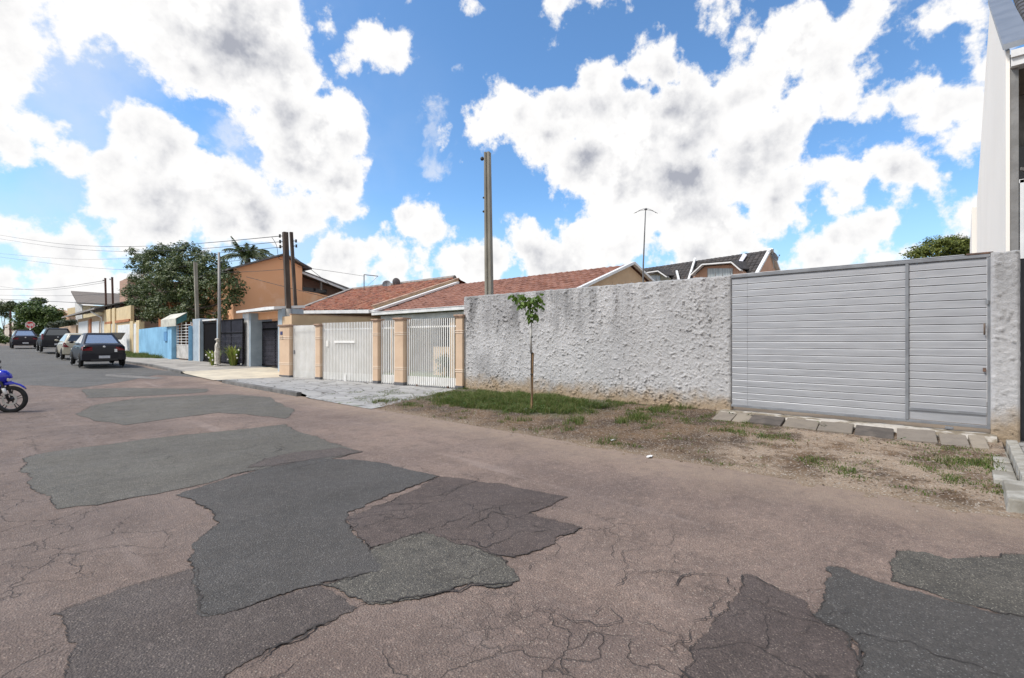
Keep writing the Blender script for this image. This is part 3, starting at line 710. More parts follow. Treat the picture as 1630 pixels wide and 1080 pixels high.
g.box(GX-.035, GX+.03, gr_+.02, gl-.005, zt0+.002, zt0+.052).box(GX-.025, GX+.03, gr_+.02, gl-.005, zb0-.045, zb0-.002)
g.box(GX-.032, GX+.03, ym-.022, ym+.022, zb0, zt0).box(GX-.03, GX+.03, gr_+.002, gr_+.045, zb0-.05, zt0)
g.box(GX-.03, GX+.028, gr_+.05, ym-.024, zb0+.155, zb0+.20)
bevel(g.build('frame', m_alud, gate), .004)
g = MB().tube([(GX-.01, gl-.01, zt0+.065), (GX-.01, gr_+.3, zt0+.065)], .012, 6); g.build('top_rail', m_alud, gate)
g = MB().box(GX-.04, GX+.04, gr_-.02, gr_+.28, zt0+.055, zt0+.08); g.build('rusty_beam', m_rust, gate)
for px, py, hh in ((1571, 481, .07), (1567, 589, .06)):
    x, y, tt = onX(px, GX-.03); z = zat(py, tt); bevel(MB().box(GX-.055, GX-.028, y-.018, y+.018, z-hh/2, z+hh/2).build('lock', m_rust if hh < .065 else m_alud, gate), .004)
x, y, tt = onX(1567, GX-.03); z = zat(524, tt)
m_brown = pm('brown leather', (.20, .15, .12), (.12, .09, .07), 8, .6, .2)
g = MB().tube([(GX-.03, y, z-.08), (GX-.075, y, z-.07), (GX-.075, y, z+.07), (GX-.03, y, z+.08)], .012, 7); g.build('handle', m_brown, gate, smooth=True)
x, y, tt = onX(1511, GX-.02); bevel(MB().box(GX-.05, GX+.02, y-.05, y+.05, .2, .235).build('roller_bracket', m_alud, gate), .004)

# sill behind the slanted kerb slabs, then the slabs
m_mort = pm('pale mortar', (.40, .37, .33), (.16, .13, .09), 3.2, .95, .6, 30, .01, det=8, lo=.42, hi=.58)
g = MB(); g.grid(60, 8, lambda a, b: (9.93+b*.62, gr_-.05+a*(gl-gr_+.2), .175+.012*noise.noise((a*30, b*5, 2))+.02*(1-abs(2*b-1)) - (.13 if b == 0 else 0)))
tag(g.build('gate_sill', m_mort, smooth=True), 'strip of pale mortar and moss under the silver gate', 'sill')
m_slab = island('kerb slabs', [(.20, .17, .135), (.15, .13, .11), (.25, .215, .17), (.18, .155, .13)], .9)
t = MT.__new__(MT); t.m = m_slab; t.t = m_slab.node_tree; t.n = t.t.nodes; t.p = t.n['Principled BSDF']; t.co = t.n.new('ShaderNodeNewGeometry').outputs['Position']
oi = t.n.new('ShaderNodeObjectInfo'); rmp = [n for n in t.n if n.type == 'VALTORGB'][0]; t.l(oi.outputs['Random'], rmp.inputs[0])
c = t.mix(t.mr(t.noise(5, 7, .7), .42, .72, 0, .6), rmp.outputs[0], (.12, .10, .085)); t.col(c); t.nrm(t.bump(t.noise(38, 6, .7), .7, .01))
m_slabd = pm('dark kerb slab', (.105, .088, .075), (.065, .055, .048), 5, .9, .6, 38, .01)
SL = [(1133,1163,'palest kerb slab, tilted against the foot of the plastered wall'),(1164,1190,'short kerb slab at the left end under the silver gate'),
 (1189,1243,'dark stained kerb slab, third from the plastered wall'),(1245,1300,'pale kerb slab with a chipped corner, fourth from the plastered wall'),
 (1300,1357,'sandy kerb slab in the middle of the row under the gate'),(1359,1424,'dark grey kerb slab right of the middle of the row under the gate'),
 (1427,1494,'kerb slab just right of the gate upright, third from the pillar end'),(1497,1546,'cream kerb slab, second from the plastered pillar'),(1547,1577,'short cream kerb slab beside the plastered pillar')]
for i, (a, b, lb) in enumerate(SL):
    ya = onX(a, 9.42)[1]; yb = onX(b, 9.42)[1]; y0, y1 = min(ya, yb)+.006, max(ya, yb)-.006; yc = (y0+y1)/2
    g = MB(); zt, zb = .20+random.uniform(-.012, .012), .125+random.uniform(-.015, .015); tw = random.uniform(-.012, .012)
    xa = 9.42+random.uniform(-.02, .02); xb = 9.95; sh = .05
    top = [(xa, y0, zb+tw), (xb, y0+sh, zt+tw), (xb, y1+sh-.005, zt-tw), (xa, y1, zb-tw)]
    g.prism([(p[0], p[1], p[2]) for p in top], (0, 0, -.085))
    o = bevel(g.build('kerb_slab', m_slabd if i in (2, 5) else m_slab, org=(xa, yc, zb)), .012, 3); tag(o, lb, 'kerb slab', 'slanted kerb slabs under the silver gate')

# blocks at the right edge, neighbour's dark gate and pavers
m_blk = pm('pale concrete block', (.38, .365, .33), (.19, .175, .145), 3.2, .9, .6, 35, .008, det=9)
g = MB()
o = bevel(MB().box(6.5, 7.45, -.92, -.28, -.03, .125, .02).build('concrete_block', m_blk, org=(7, -.6, 0)), .015, 3)
tag(o, 'big whitish concrete block at the road edge at the right', 'block')
xx = 7.48; n_ = 0
LB = ['nearest narrow kerb block behind the big whitish block', 'second narrow kerb block from the road at right', 'third narrow kerb block from the road at right', 'fourth narrow kerb block from the road, halfway to the pillar', 'narrow kerb block two short of the plastered pillar', 'farthest narrow kerb block touching the foot of the plastered pillar']
for k in range(6):
    x1 = xx+.43; o = bevel(MB().box(xx, x1-.012, -.56, -.43+random.uniform(-.01, .01), -.02, .17+random.uniform(-.01, .01), .008).build('kerb_block', m_blk, org=(xx, -.5, 0)), .01, 2)
    tag(o, LB[k], 'kerb block', 'narrow kerb blocks right of the verge'); xx = x1
LB = ['flat broken paver nearest the big whitish block', 'second flat paver beside the narrow kerb blocks', 'third flat paver beside the narrow kerb blocks', 'flat paver closest to the plastered pillar']
xx = 7.5
for k in range(4):
    ln = random.uniform(.35, .6); o = bevel(MB().box(xx, xx+ln, -.42, -.245+random.uniform(-.03, .02), -.02, .095+random.uniform(-.01, .015)).build('paver', m_blk, org=(xx, -.3, 0)), .012, 2)
    tag(o, LB[k], 'paver', 'flat pavers inside the narrow kerb'); xx += ln+random.uniform(.02, .12)
m_dk = pm('charcoal sheet metal', (.055, .058, .065), (.04, .042, .048), 3, .5, .1, metal=.3)
ng = thing('neighbour_gate', 'dark charcoal metal gate right of the plastered pillar', 'gate', (10.6, -2.5, 0))
MB().box(10.62, 10.66, -4.6, -.62, .12, 2.75).build('sheet', m_dk, ng)
g = MB()
for y in (-4.6, -2.6, -.68): g.box(10.57, 10.63, y, y+.06, .1, 2.8)
g.box(10.58, 10.63, -4.5, -.62, 2.7, 2.78); g.build('frame', m_dk, ng)
g = MB().box(7.5, 10.6, -6, -.58, -.1, .10); tag(g.build('neighbour_pavement', m_stone), kind='structure')
# ------------------------------------------------------------------ white fence with peach pillars
FA, FB = Vector((8.7, 20.7)), Vector((10.4, 11.7)); FD = (FB-FA).normalized(); FN = Vector((FD.y, -FD.x))
if FN.x > 0: FN = -FN          # towards the street
def onF(px, off=0):
    d = Vector(ray(px)); a = FA+FN*off; # solve d*t = a + FD*s
    det = d.x*(-FD.y)+FD.x*d.y; t = (a.x*(-FD.y)+FD.x*a.y)/det; p = d*t
    return p, t, (p-FA).dot(FD)
def FP(s, off=0, z=0): p = FA+FD*s+FN*off; return (p.x, p.y, z)
m_peach = pm('peach paint', (.60, .44, .31), (.53, .38, .265), 1.2, .85, .25, 45, .003)
m_peachd = pm('peach paint cap', (.46, .31, .22), (.30, .20, .15), 3, .85, .3, 30, .004)
m_band = pm('cream band', (.72, .60, .48), (.62, .50, .40), 4, .8, .1)
m_foot = pm('dark footing', (.12, .12, .13), (.08, .08, .085), 4, .9, .3)
m_wht = pm('white enamel', (.84, .83, .81), (.76, .75, .72), 2.5, .45, .06, 30, .002)
m_blue = pm('dark blue plate', (.04, .05, .16), (.03, .04, .12), 4, .5, 0)
def fbox(g, s0, s1, o0, o1, z0, z1):
    P = [FP(s0, o0), FP(s1, o0), FP(s1, o1), FP(s0, o1)]; i = len(g.v)
    for z in (z0, z1): g.v += [(p[0], p[1], z) for p in P]
    g.f += [tuple(i+k for k in q) for q in ((3, 2, 1, 0), (4, 5, 6, 7), (0, 1, 5, 4), (1, 2, 6, 5), (2, 3, 7, 6), (3, 0, 4, 7))]
PX = [(444.5, 460.5, 517, 'wide peach pillar with the house number plaque, far end of the white fence', .30),
      (501.5, 509, 516, 'slim peach pillar between the panelled gate and the wide sliding gate', .22),
      (593, 601, 508, 'peach pillar left of the narrow white pedestrian gate', .26),
      (627.5, 641.5, 506, 'peach pillar right of the narrow white pedestrian gate', .30),
      (725, 736, 501, 'peach pillar touching the end of the rough plastered wall', .24)]
SP = []
for i, (a, b, yt, lb, dp) in enumerate(PX):
    pa, ta, sa = onF(a, dp/2); pb, tb, sb = onF(b, dp/2); s0, s1 = min(sa, sb), max(sa, sb); SP.append((s0, s1))
    zt = zat(yt, (ta+tb)/2); z0 = -.02; c = FP((s0+s1)/2, 0, 0)
    r = thing('fence_pillar', lb, 'pillar', (c[0], c[1], 0), 0, 'peach pillars of the white fence')
    g = MB(); fbox(g, s0, s1, -dp/2, dp/2, z0, zt-.09); bevel(g.build('shaft', m_peach, r), .015)
    g = MB(); fbox(g, s0-.03, s1+.03, -dp/2-.03, dp/2+.03, zt-.09, zt-.05); fbox(g, s0-.05, s1+.05, -dp/2-.05, dp/2+.05, zt-.05+.001, zt); bevel(g.build('cap', m_peachd, r), .008)
    g = MB()
    for zb in (zt-.52, zt-.585, .66, .60):
        fbox(g, s0-.012, s1+.012, -dp/2-.012, dp/2+.012, zb, zb+.028)
    g.build('band', m_band, r)
    g = MB(); fbox(g, s0-.006, s1+.006, -dp/2-.006, dp/2+.006, z0, .17); g.build('footing', m_foot, r)
    if i == 0:
        # house number on the street face near its left edge
        w = s1-s0
        g = MB(); fbox(g, s0+w*.12, s0+w*.34, dp/2+.001, dp/2+.012, zt-.42, zt-.28); g.build('number_plate', m_blue, r)
        for k, (u, ch) in enumerate(((.14, '1'), (.30, '3'))):
            g = MB(); x0 = s0+w*u; ww = .055; zz = zt-.60
            segs = {'1': [(.5, 0, .5, 1)], '3': [(0, 1, 1, 1), (1, 1, 1, 0), (0, .5, 1, .5), (0, 0, 1, 0)]}[ch]
            for (ua, va, ub, vb) in segs:
                fbox(g, x0+ua*ww-.008, x0+ub*ww+.008, dp/2+.001, dp/2+.012, zz+va*.11-.008, zz+vb*.11+.008)
            if ch == '1': pass
            g.build('digit', m_brown, r)
m_see = pm('off white metal', (.70, .68, .64), (.62, .60, .56), 1.5, .6, .05)
def bar_gate(name, lb, s0, s1, ztop, n, rails, panel=None, bw=.034, zb=.08, extra=None, low=True):
    c = FP((s0+s1)/2); r = thing(name, lb, 'gate', (c[0], c[1], .08), 0, None)
    g = MB()
    for i in range(n):
        s = s0+(i+.5)*(s1-s0)/n; fbox(g, s-bw/2, s+bw/2, -.012, .012, zb, ztop)
    bevel(g.build('bars', m_wht, r), .004, 1)
    for z in rails: g = MB(); fbox(g, s0+.005, s1-.005, -.035, -.0125, z-.028, z+.028); g.build('rail', m_wht, r)
    if low: g = MB(); fbox(g, s0+.005, s1-.005, -.034, -.014, zb+.03, zb+.30); g.build('lower_panel', m_wht, r)
    if panel: g = MB(); fbox(g, s0+.02, s1-.02, -.075, -.064, panel[0], panel[1]); g.build('back_panel', m_see, r)
    return r
g1 = bar_gate('fence_gate', 'white barred gate backed by a solid sheet, leftmost beside the numbered pillar', SP[0][1]+.02, SP[1][0]-.02, 2.20, 20, (1.98, .34), (.12, 2.19))
g2 = bar_gate('fence_gate', 'widest white barred gate with a letter box and latch, beyond the pedestrian gate', SP[1][1]+.02, SP[2][0]-.02, 2.27, 34, (2.02, .34), (.36, 1.98))
g3 = bar_gate('fence_gate', 'narrow white barred pedestrian gate between two peach pillars', SP[2][1]+.02, SP[3][0]-.02, 2.29, 9, (2.03, .36))
g4 = bar_gate('fence_gate', 'white barred gate nearest the plastered wall with the house porch seen through', SP[3][1]+.02, SP[4][0]-.02, 2.31, 25, (2.05, .36))
s0 = SP[1][1]
g = MB(); fbox(g, s0+.75, s0+1.9, .014, .04, 1.50, 1.58); g.build('letter_slot', m_wht, g2)
g = MB(); fbox(g, s0+.30, s0+.42, .014, .045, 1.36, 1.58); g.build('latch', m_see, g2)
g = MB(); fbox(g, s0+1.35, s0+1.41, .014, .05, .0, .35); g.build('drop_bolt', m_wht, g2)
for gt, s in ((g3, SP[3][0]-.06), (g1, SP[0][1]+.15)):
    g = MB(); fbox(g, s-.03, s+.03, .014, .05, 1.05, 1.20); g.build('latch', m_alud, gt)
for s in (SP[3][1]+.5, SP[4][0]-.4):
    g = MB(); c = FP(s, -.02); g.lathe([(0, -.02), (.05, -.02), (.05, .02), (0, .02)], (c[0], c[1], .09), 'y', 10); g.build('roller', m_rust, g4)

# ------------------------------------------------------------------ house with the pink tiled roof behind the fence
def tile_roof(g, e0, e1, r0, r1, tw=.30, rh=.36, amp=.035, step=.03, prof='wave', seed=0, jit=0.0):
    # e0,e1 = eave ends, r0,r1 = ridge ends
    e0, e1, r0, r1 = map(Vector, (e0, e1, r0, r1)); W_ = (e1-e0).length; H_ = (r0-e0).length
    n = ((e1-e0).cross(r0-e0)).normalized()
    if n.z < 0: n = -n
    nu = max(8, int(W_/tw*6)); nr = max(2, int(H_/rh))
    i0 = len(g.v); rows = []
    for k in range(nr):
        rows += [(k/nr, step), ((k+.97)/nr, 0)]
    rows.append((1, 0))
    for v, st in rows:
        for a in range(nu+1):
            u = a/nu; p = (e0*(1-u)+e1*u)*(1-v)+(r0*(1-u)+r1*u)*v
            ph = u*W_/tw; fr = ph-math.floor(ph)
            h = amp*(math.sin(fr*2*math.pi)*.5+.5)**1.3 if prof == 'wave' else amp*math.sqrt(max(0, 1-(2*fr-1)**2))
            cell = noise.cell(Vector((math.floor(ph)*1.3, math.floor(v*nr+.01)*2.1, seed)))
            h += st+jit*cell
            g.v.append(tuple(p+n*h+((e1-e0).normalized())*jit*.6*cell))
    m = len(rows)
    for a in range(m-1):
        for b in range(nu):
            p = i0+a*(nu+1)+b; g.f.append((p, p+1, p+nu+2, p+nu+1))
    return g
def tile_mat(name, c1, c2, c3, scl=1.0, dirt=.4):
    t = MT(name); t.co = t.n.new('ShaderNodeNewGeometry').outputs['Position']
    c = t.mix(t.mr(t.noise(2.2, 6, .7), .38, .64), c1, c2); v = t.voro(3.6*scl); s = t.n.new('ShaderNodeSeparateColor'); t.l(v.outputs['Color'], s.inputs[0])
    c = t.mix(t.mr(s.outputs[0], .4, .95, 0, .55), c, c3); c = t.mix(t.mr(t.noise(9, 5, .7), .5, .75, 0, dirt), c, tuple(x*.3 for x in c2))
    t.col(c).rough(.85).nrm(t.bump(t.noise(30, 4, .7), .3, .01)); return t.m
m_pink = tile_mat('pink concrete tile', (.255, .115, .080), (.165, .075, .054), (.32, .165, .12), dirt=.45)
m_red = tile_mat('weathered red tile', (.28, .095, .052), (.13, .052, .034), (.36, .18, .11), 1.3, .85)
m_dark = tile_mat('blackened roof tile', (.055, .048, .045), (.035, .032, .031), (.085, .072, .066), 1, .5)
m_walla = pm('peach house wall', (.58, .425, .275), (.50, .36, .235), .8, .9, .15, 20, .004)
m_gut = pm('white gutter', (.74, .74, .73), (.62, .62, .62), 2.5, .5, .05)
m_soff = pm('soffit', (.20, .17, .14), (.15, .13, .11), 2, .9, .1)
m_glass = pm('dark window glass', (.02, .022, .026), (.03, .032, .038), .7, .08, 0)
m_wood = pm('dark timber', (.09, .06, .045), (.05, .035, .028), 6, .75, .3)
m_green = pm('lawn', (.07, .11, .025), (.10, .14, .035), 6, .95, .5)
A = thing('pink_roof_house', 'single-storey peach house with a pink tiled roof behind the white fence', 'house', (16, 15, 0))
EX, EZ, RX, RZ, Y0, Y1 = 12.9, 2.87, 18.06, 4.67, 9.93, 20.75
g = MB(); tile_roof(g, (EX, Y0, EZ), (EX, Y1-.1, EZ), (RX, Y0, RZ), (RX, Y1-.1, RZ), tw=.32, rh=.40, amp=.035, step=.045, prof='wave', jit=.012)
tile_roof(g, (23.2, Y1-.1, EZ), (23.2, Y0, EZ), (RX, Y1-.1, RZ), (RX, Y0, RZ), tw=.32, rh=.40, amp=.035, step=.045, prof='wave', jit=.012)
g.build('roof', m_pink, A, fix=False)
g = MB()
g.prism([(15.3, Y0+.12, -.1), (22.2, Y0+.12, -.1), (22.2, Y0+.12, EZ+.25), (RX, Y0+.12, RZ-.05), (EX+.2, Y0+.12, EZ), (EX+.2, Y0+.12, EZ-.12), (15.3, Y0+.12, EZ-.12)], (0, .2, 0))
g.box(15.3, 15.5, Y0+.35, Y1-.2, -.1, 3.2).box(22.0, 22.2, Y0+.35, Y1-.2, -.1, 3.0)
g.build('wall', m_walla, A)
g = MB().bar((EX-.1, Y0-.02, EZ+.02), (RX, Y0-.02, RZ+.07), .16, .10).bar((RX, Y0-.02, RZ+.07), (23.3, Y0-.02, EZ+.02), .16, .10); g.build('verge_trim', m_gut, A)
g = MB().bar((EX-.15, Y1-.05, EZ+.10), (RX, Y1-.05, RZ+.12), .34, .10); g.build('rake_flashing', m_gut, A)
g = MB().box(EX-.17, EX-.02, Y0, Y1, EZ-.09, EZ+.05, .0).box(EX-.19, EX-.0, Y0-.01, Y1+.01, EZ+.051, EZ+.075); bevel(g.build('gutter', m_gut, A), .02)
g = MB().box(EX+.15, EX+.3, Y0+.6, Y1-.3, EZ-.36, EZ-.12); g.build('porch_beam', m_gut, A)
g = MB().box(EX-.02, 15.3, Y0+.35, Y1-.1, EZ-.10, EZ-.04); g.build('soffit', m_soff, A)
for y in (Y0+.7, 15.2, 19.5): MB().box(EX+.16, EX+.36, y, y+.2, -.1, EZ-.36).build('porch_post', m_walla, A)
for (y0, y1, z0, z1) in ((10.9, 13.0, .95, 2.3), (14.6, 15.4, .15, 2.3), (17.0, 19.3, .95, 2.5)):
    w = MB().box(15.24, 15.30, y0-.06, y1+.06, z0-.06, z1+.06).build('window' if z0 > .5 else 'door', m_wood, A)
    MB().box(15.22, 15.235, y0, y1, z0, z1).build('pane', m_glass, w)
MB().box(12.6, 14.9, 20.56, 20.7, .1, 2.4).build('side_door', m_gut, A)
lawn = MB(); lawn.grid(8, 8, lambda a, b: (FP(b*9.0, -.3)[0]+a*(15.3-FP(b*9.0, -.3)[0]), FP(b*9.0, 0)[1], .085)); tag(lawn.build('lawn', m_green), kind='structure')
g = MB().box(13.6, 13.8, 14.8, 17.2, .0, 1.32); tag(g.build('garden_wall', m_walla, org=(13.7, 16, 0)), 'low peach wall on the lawn seen through the nearest white gate', 'wall')
g = MB().box(13.2, 14.4, 17.0, 20.3, .09, 1.9, b=.1)
pw = MB(); pw.box(8.95, 15.4, 20.72, 20.9, -.1, 2.68); o = pw.build('party_wall', m_walla, org=(12, 20.8, 0)); tag(o, 'long peach boundary wall running back from the numbered pillar', 'wall')
g = MB().box(8.93, 15.42, 20.70, 20.92, 2.68, 2.71); g.build('coping', m_peachd, o)
g = MB().box(9.02, 9.16, 20.95, 22.1, .0, 2.62); tag(g.build('return_wall', m_walla, org=(8.8, 21.6, 0)), 'short peach wall piece behind the two dark poles', 'wall')

# ------------------------------------------------------------------ neighbouring house, red weathered roof
B = thing('red_roof_house', 'low house with a weathered red clay roof and white gutter left of the pink roof', 'house', (16, 25, 0))
E0, E1, R0, R1 = (12.9, 20.95, 3.02), (12.9, 29.2, 3.32), (18.4, 21.3, 5.12), (18.7, 33.0, 5.28)
g = MB(); tile_roof(g, E0, E1, R0, R1, tw=.24, rh=.38, amp=.07, step=.02, prof='round', jit=.03)
tile_roof(g, (24, 32, 3.3), (24, 21, 3.2), R1, R0, tw=.24, rh=.38, amp=.07, step=.02, prof='round', jit=.03)
g.build('roof', m_red, B, fix=False)
m_cem = pm('grey cement ridge', (.30, .28, .26), (.18, .165, .155), 3, .9, .4)
g = MB().tube([Vector(R0)+Vector((0, 0, .05)), Vector(R1)+Vector((0, 0, .05))], .12, 8).bar(Vector(E1)+Vector((0, .05, .08)), Vector(R1)+Vector((0, .05, .10)), .25, .12); g.build('ridge_cap', m_cem, B)
pp = [onY(597, 20.9), onY(731, 20.9)]
z_a, z_b = zat(488, pp[0][2]), zat(444, pp[1][2]); xa, xb = pp[0][0], pp[1][0]
g = MB().prism([(xa, 20.96, z_a-.35), (xb, 20.96, z_b-.75), (xb, 20.96, z_b), (xa, 20.96, z_a)], (0, .16, 0)); g.build('parapet', m_walla, B)
g = MB().bar((xa-.05, 21.04, z_a+.03), (xb+.03, 21.04, z_b+.03), .24, .06); g.build('parapet_cap', m_peachd, B)
g = MB().bar((12.78, 20.95, 2.98), (12.78, 29.3, 3.26), .16, .17); g.build('gutter', m_gut, B)
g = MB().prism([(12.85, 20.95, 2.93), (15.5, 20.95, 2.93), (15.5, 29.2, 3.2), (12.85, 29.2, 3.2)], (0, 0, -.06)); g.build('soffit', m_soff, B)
g = MB().box(15.5, 15.7, 20.95, 29.2, -.1, 3.6); g.build('wall', m_walla, B); MB().box(23, 23.2, 20.95, 31, -.1, 3.2).build('rear_wall', m_walla, B)
g = MB().box(13.0, 13.2, 24.5, 24.7, -.1, 3.0); g.build('carport_post', m_cem, B)
m_dish = pm('grey dish metal', (.14, .14, .15), (.10, .10, .11), 4, .6, .1)
m_pole = pm('thin metal tube', (.16, .16, .17), (.10, .10, .10), 5, .5, .1)
def dish(px, py, depth, r, face, lb, grp, roll=0):
    c = atD(px, py, depth); t_ = thing('satellite_dish', lb, 'satellite dish', tuple(c-Vector((0, 0, r+.35))), 0, grp)
    f = Vector(face).normalized(); x = f.cross(Vector((0, 0, 1))).normalized(); y = x.cross(f)
    g = MB(); n = 22
    for off in (0, -.015):
        for k in range(5):
            rr = r*k/4; dpt = -.22*r*(1-(k/4)**2)
            for j in range(n):
                a = 2*math.pi*j/n; g.v.append(tuple(c+x*math.cos(a)*rr*.92+y*math.sin(a)*rr+f*(dpt+off)))
    for off in (0, 5*n):
        for k in range(4):
            for j in range(n): g.f.append((off+k*n+j, off+k*n+(j+1) % n, off+(k+1)*n+(j+1) % n, off+(k+1)*n+j))
    g.build('reflector', m_dish, t_, smooth=True)
    MB().tube([c-y*r*.95, c+f*r*.9-y*.3*r], .015, 6).build('feed_arm', m_pole, t_)
    MB().lathe([(0, -.04), (.03, -.04), (.04, .04), (0, .04)], tuple(c+f*r*.9-y*.3*r), 'z', 10).build('receiver', m_dish, t_)
    MB().tube([c-f*.25*r, c-f*.3*r-Vector((0, 0, .1)), c-f*.3*r-Vector((0, 0, r+.4))], .02, 6).build('mast', m_pole, t_)
dish(615.5, 452.5, 32, .30, (-.5, -.6, .5), 'round grey satellite dish on the ridge of the red roof, facing the street', 'satellite dishes on the red roof')
dish(631, 449.5, 31.5, .28, (.78, .6, .35), 'satellite dish on the ridge of the red roof seen nearly edge-on', 'satellite dishes on the red roof')
an = thing('tv_antenna', 'thin angled pipe aerial standing on the ridge of the red roof', 'antenna', tuple(atD(579.5, 463, 33)))
b0, b1, b2 = atD(579.5, 466, 33), atD(579.5, 437.5, 33), atD(602, 440, 33)
MB().tube([b0, b1], .03, 6).build('mast', m_pole, an); MB().tube([b1, b2], .03, 6).build('arm', m_pole, an); MB().tube([b2, atD(582, 458, 33)], .008, 4).build('stay_wire', m_pole, an)

# tall whip antenna behind the rough wall
c0, c1 = onX(1022, 14.6), onX(1026.5, 14.6); dpt = c0[2]
an = thing('tv_antenna', 'tall thin mast with a curved crossbar behind the rough plastered wall', 'antenna', (c0[0], c0[1], 0))
MB().tube([(c0[0], c0[1], 0), tuple(atD(1024, 420, dpt)), tuple(atD(1027.5, 336, dpt))], [.032, .026, .016], 7).build('mast', m_pole, an)
tp = atD(1028, 333.5, dpt); g = MB()
for sgn in (-1, 1):
    for rr in (1.0, .86):
        g.tube([tp+Vector((RT[0], RT[1], 0))*sgn*k*.055*rr+Vector((0, 0, -.0024*k*k*(1.2 if rr < 1 else .95)+(.02 if rr < 1 else -.02))) for k in range(8)], .007, 5)
g.build('crossbar', m_pole, an); MB().blob(tp, (.05, .05, .04)).build('balun', m_dish, an, smooth=True)

# concrete post behind the wall
c0 = onX(780.5, 10.95); dpt = c0[2]; m_cpole = pm('weathered concrete post', (.30, .28, .235), (.20, .185, .155), 3, .9, .4, 30, .005, stretch=(1, 1, .3))
cp = thing('concrete_post', 'tall square grey concrete post rising behind the rough plastered wall', 'pole', (c0[0], c0[1], 0))
tpz = zat(243, dpt); g = MB(); i = 0
ang = YAW; ex, ey = Vector((math.cos(ang+.35), -math.sin(ang+.35), 0)), Vector((math.sin(ang+.35), math.cos(ang+.35), 0))
lean = Vector((RT[0], RT[1], 0))*(-.09)
for z, w in ((0, .125), (tpz, .088)):
    o_ = Vector((c0[0], c0[1], z))+lean*(z/tpz)
    for a, b in ((-1, -1), (-.3, -1), (-.3, -.7), (.3, -.7), (.3, -1), (1, -1), (1, 1), (-1, 1)): g.v.append(tuple(o_+ex*a*w+ey*b*w))
for j in range(8): g.f.append((j, (j+1) % 8, 8+(j+1) % 8, 8+j))
g.f.append(tuple(range(8, 16))); bevel(g.build('shaft', m_cpole, cp), .008)
m_blk2 = pm('black hardware', (.02, .02, .022), (.03, .03, .03), 5, .6, 0)
for py, s_ in ((254, .06), (316, .03), (338, .035)):
    q = Vector((c0[0], c0[1], 0))+lean*(zat(py, dpt)/tpz)+Vector((0, 0, zat(py, dpt))); s2_ = Vector((RT[0], RT[1], 0))
    g = MB().tube([q-s2_*.06, q-s2_*(.10+s_)], .018, 6).blob(q-s2_*(.11+s_)+Vector((0, 0, .02)), (s_, s_, s_*1.1), 8, 5); g.build('bracket', m_blk2, cp)

# ------------------------------------------------------------------ orange two-storey house
m_orange = pm('faded orange render', (.82, .44, .24), (.90, .56, .36), 1.0, .9, .2, 12, .01, det=8, lo=.50, hi=.72)
m_fib = pm('fibre cement sheet', (.20, .19, .185), (.12, .115, .11), 2, .9, .4, 20, .01, stretch=(4, 1, 1))
O = thing('orange_house', 'two-storey house with a blank faded orange gable wall left of the red roof', 'house', (14, 36, 0))
YO = 33.6
def oy(px, py, Y=YO): x, y, t_ = onY(px, Y); return (x, y, zat(py, t_))
p = [oy(372, 590), oy(372, 428), oy(450, 407.5), oy(481, 425), oy(481, 590)]
g = MB().prism([(a, b, max(c, -.1)) for a, b, c in p], (0, 9, 0)); g.build('upper_wall', m_orange, O)
q = [oy(481, 600), oy(481, 463), oy(505, 467), oy(534, 474.5), oy(534, 600)]
g = MB().prism([(a+.01, b+.01, max(c, -.1)) for a, b, c in q], (0, 9, 0)); g.build('lower_wall', m_orange, O)
ap, le, re_ = Vector(oy(450, 407)), Vector(oy(360, 431.5)), Vector(oy(493, 430.5))
for a, b in ((le, ap), (ap, re_)):
    d = Vector((0, 9.6, 0)); o_ = Vector((0, -.35, 0)); g = MB().prism([a+o_+Vector((0, 0, .02)), b+o_+Vector((0, 0, .02)), b+o_+Vector((0, 0, .13)), a+o_+Vector((0, 0, .13))], d); g.build('roof', m_fib, O)
g = MB(); a, b = Vector(oy(478, 432, YO+.4)), Vector(oy(565, 464.5, YO+.4))
g.prism([a, b, b+Vector((0, 0, .12)), a+Vector((0, 0, .12))], (0, 5, 0)); g.build('lean_to_roof', m_fib, O)
a2, b2 = Vector(oy(481, 441, YO+1.5)), Vector(oy(560, 470, YO+1.5))
m_mauve = pm('dark brown render', (.25, .165, .13), (.20, .13, .105), 1.5, .9, .2)  # plain brown tone of the recessed wall
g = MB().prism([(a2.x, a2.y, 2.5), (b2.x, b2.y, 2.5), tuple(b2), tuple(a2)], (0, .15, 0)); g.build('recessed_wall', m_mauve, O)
g = MB().prism([Vector(oy(482, 457, YO+1.3)), Vector(oy(520, 461.5, YO+1.3)), Vector(oy(520, 468, YO+1.3)), Vector(oy(482, 463, YO+1.3))], (0, .1, 0)); g.build('opening', m_glass, O)
MB().bar(Vector(oy(511, 445, YO+.8)), Vector(oy(511, 462, YO+.8)), .12, .12).build('post', m_cem, O)
MB().bar(Vector(oy(480, 434, YO+.2)), Vector(oy(563, 466.5, YO+.2)), .08, .14).build('fascia', m_gut, O)

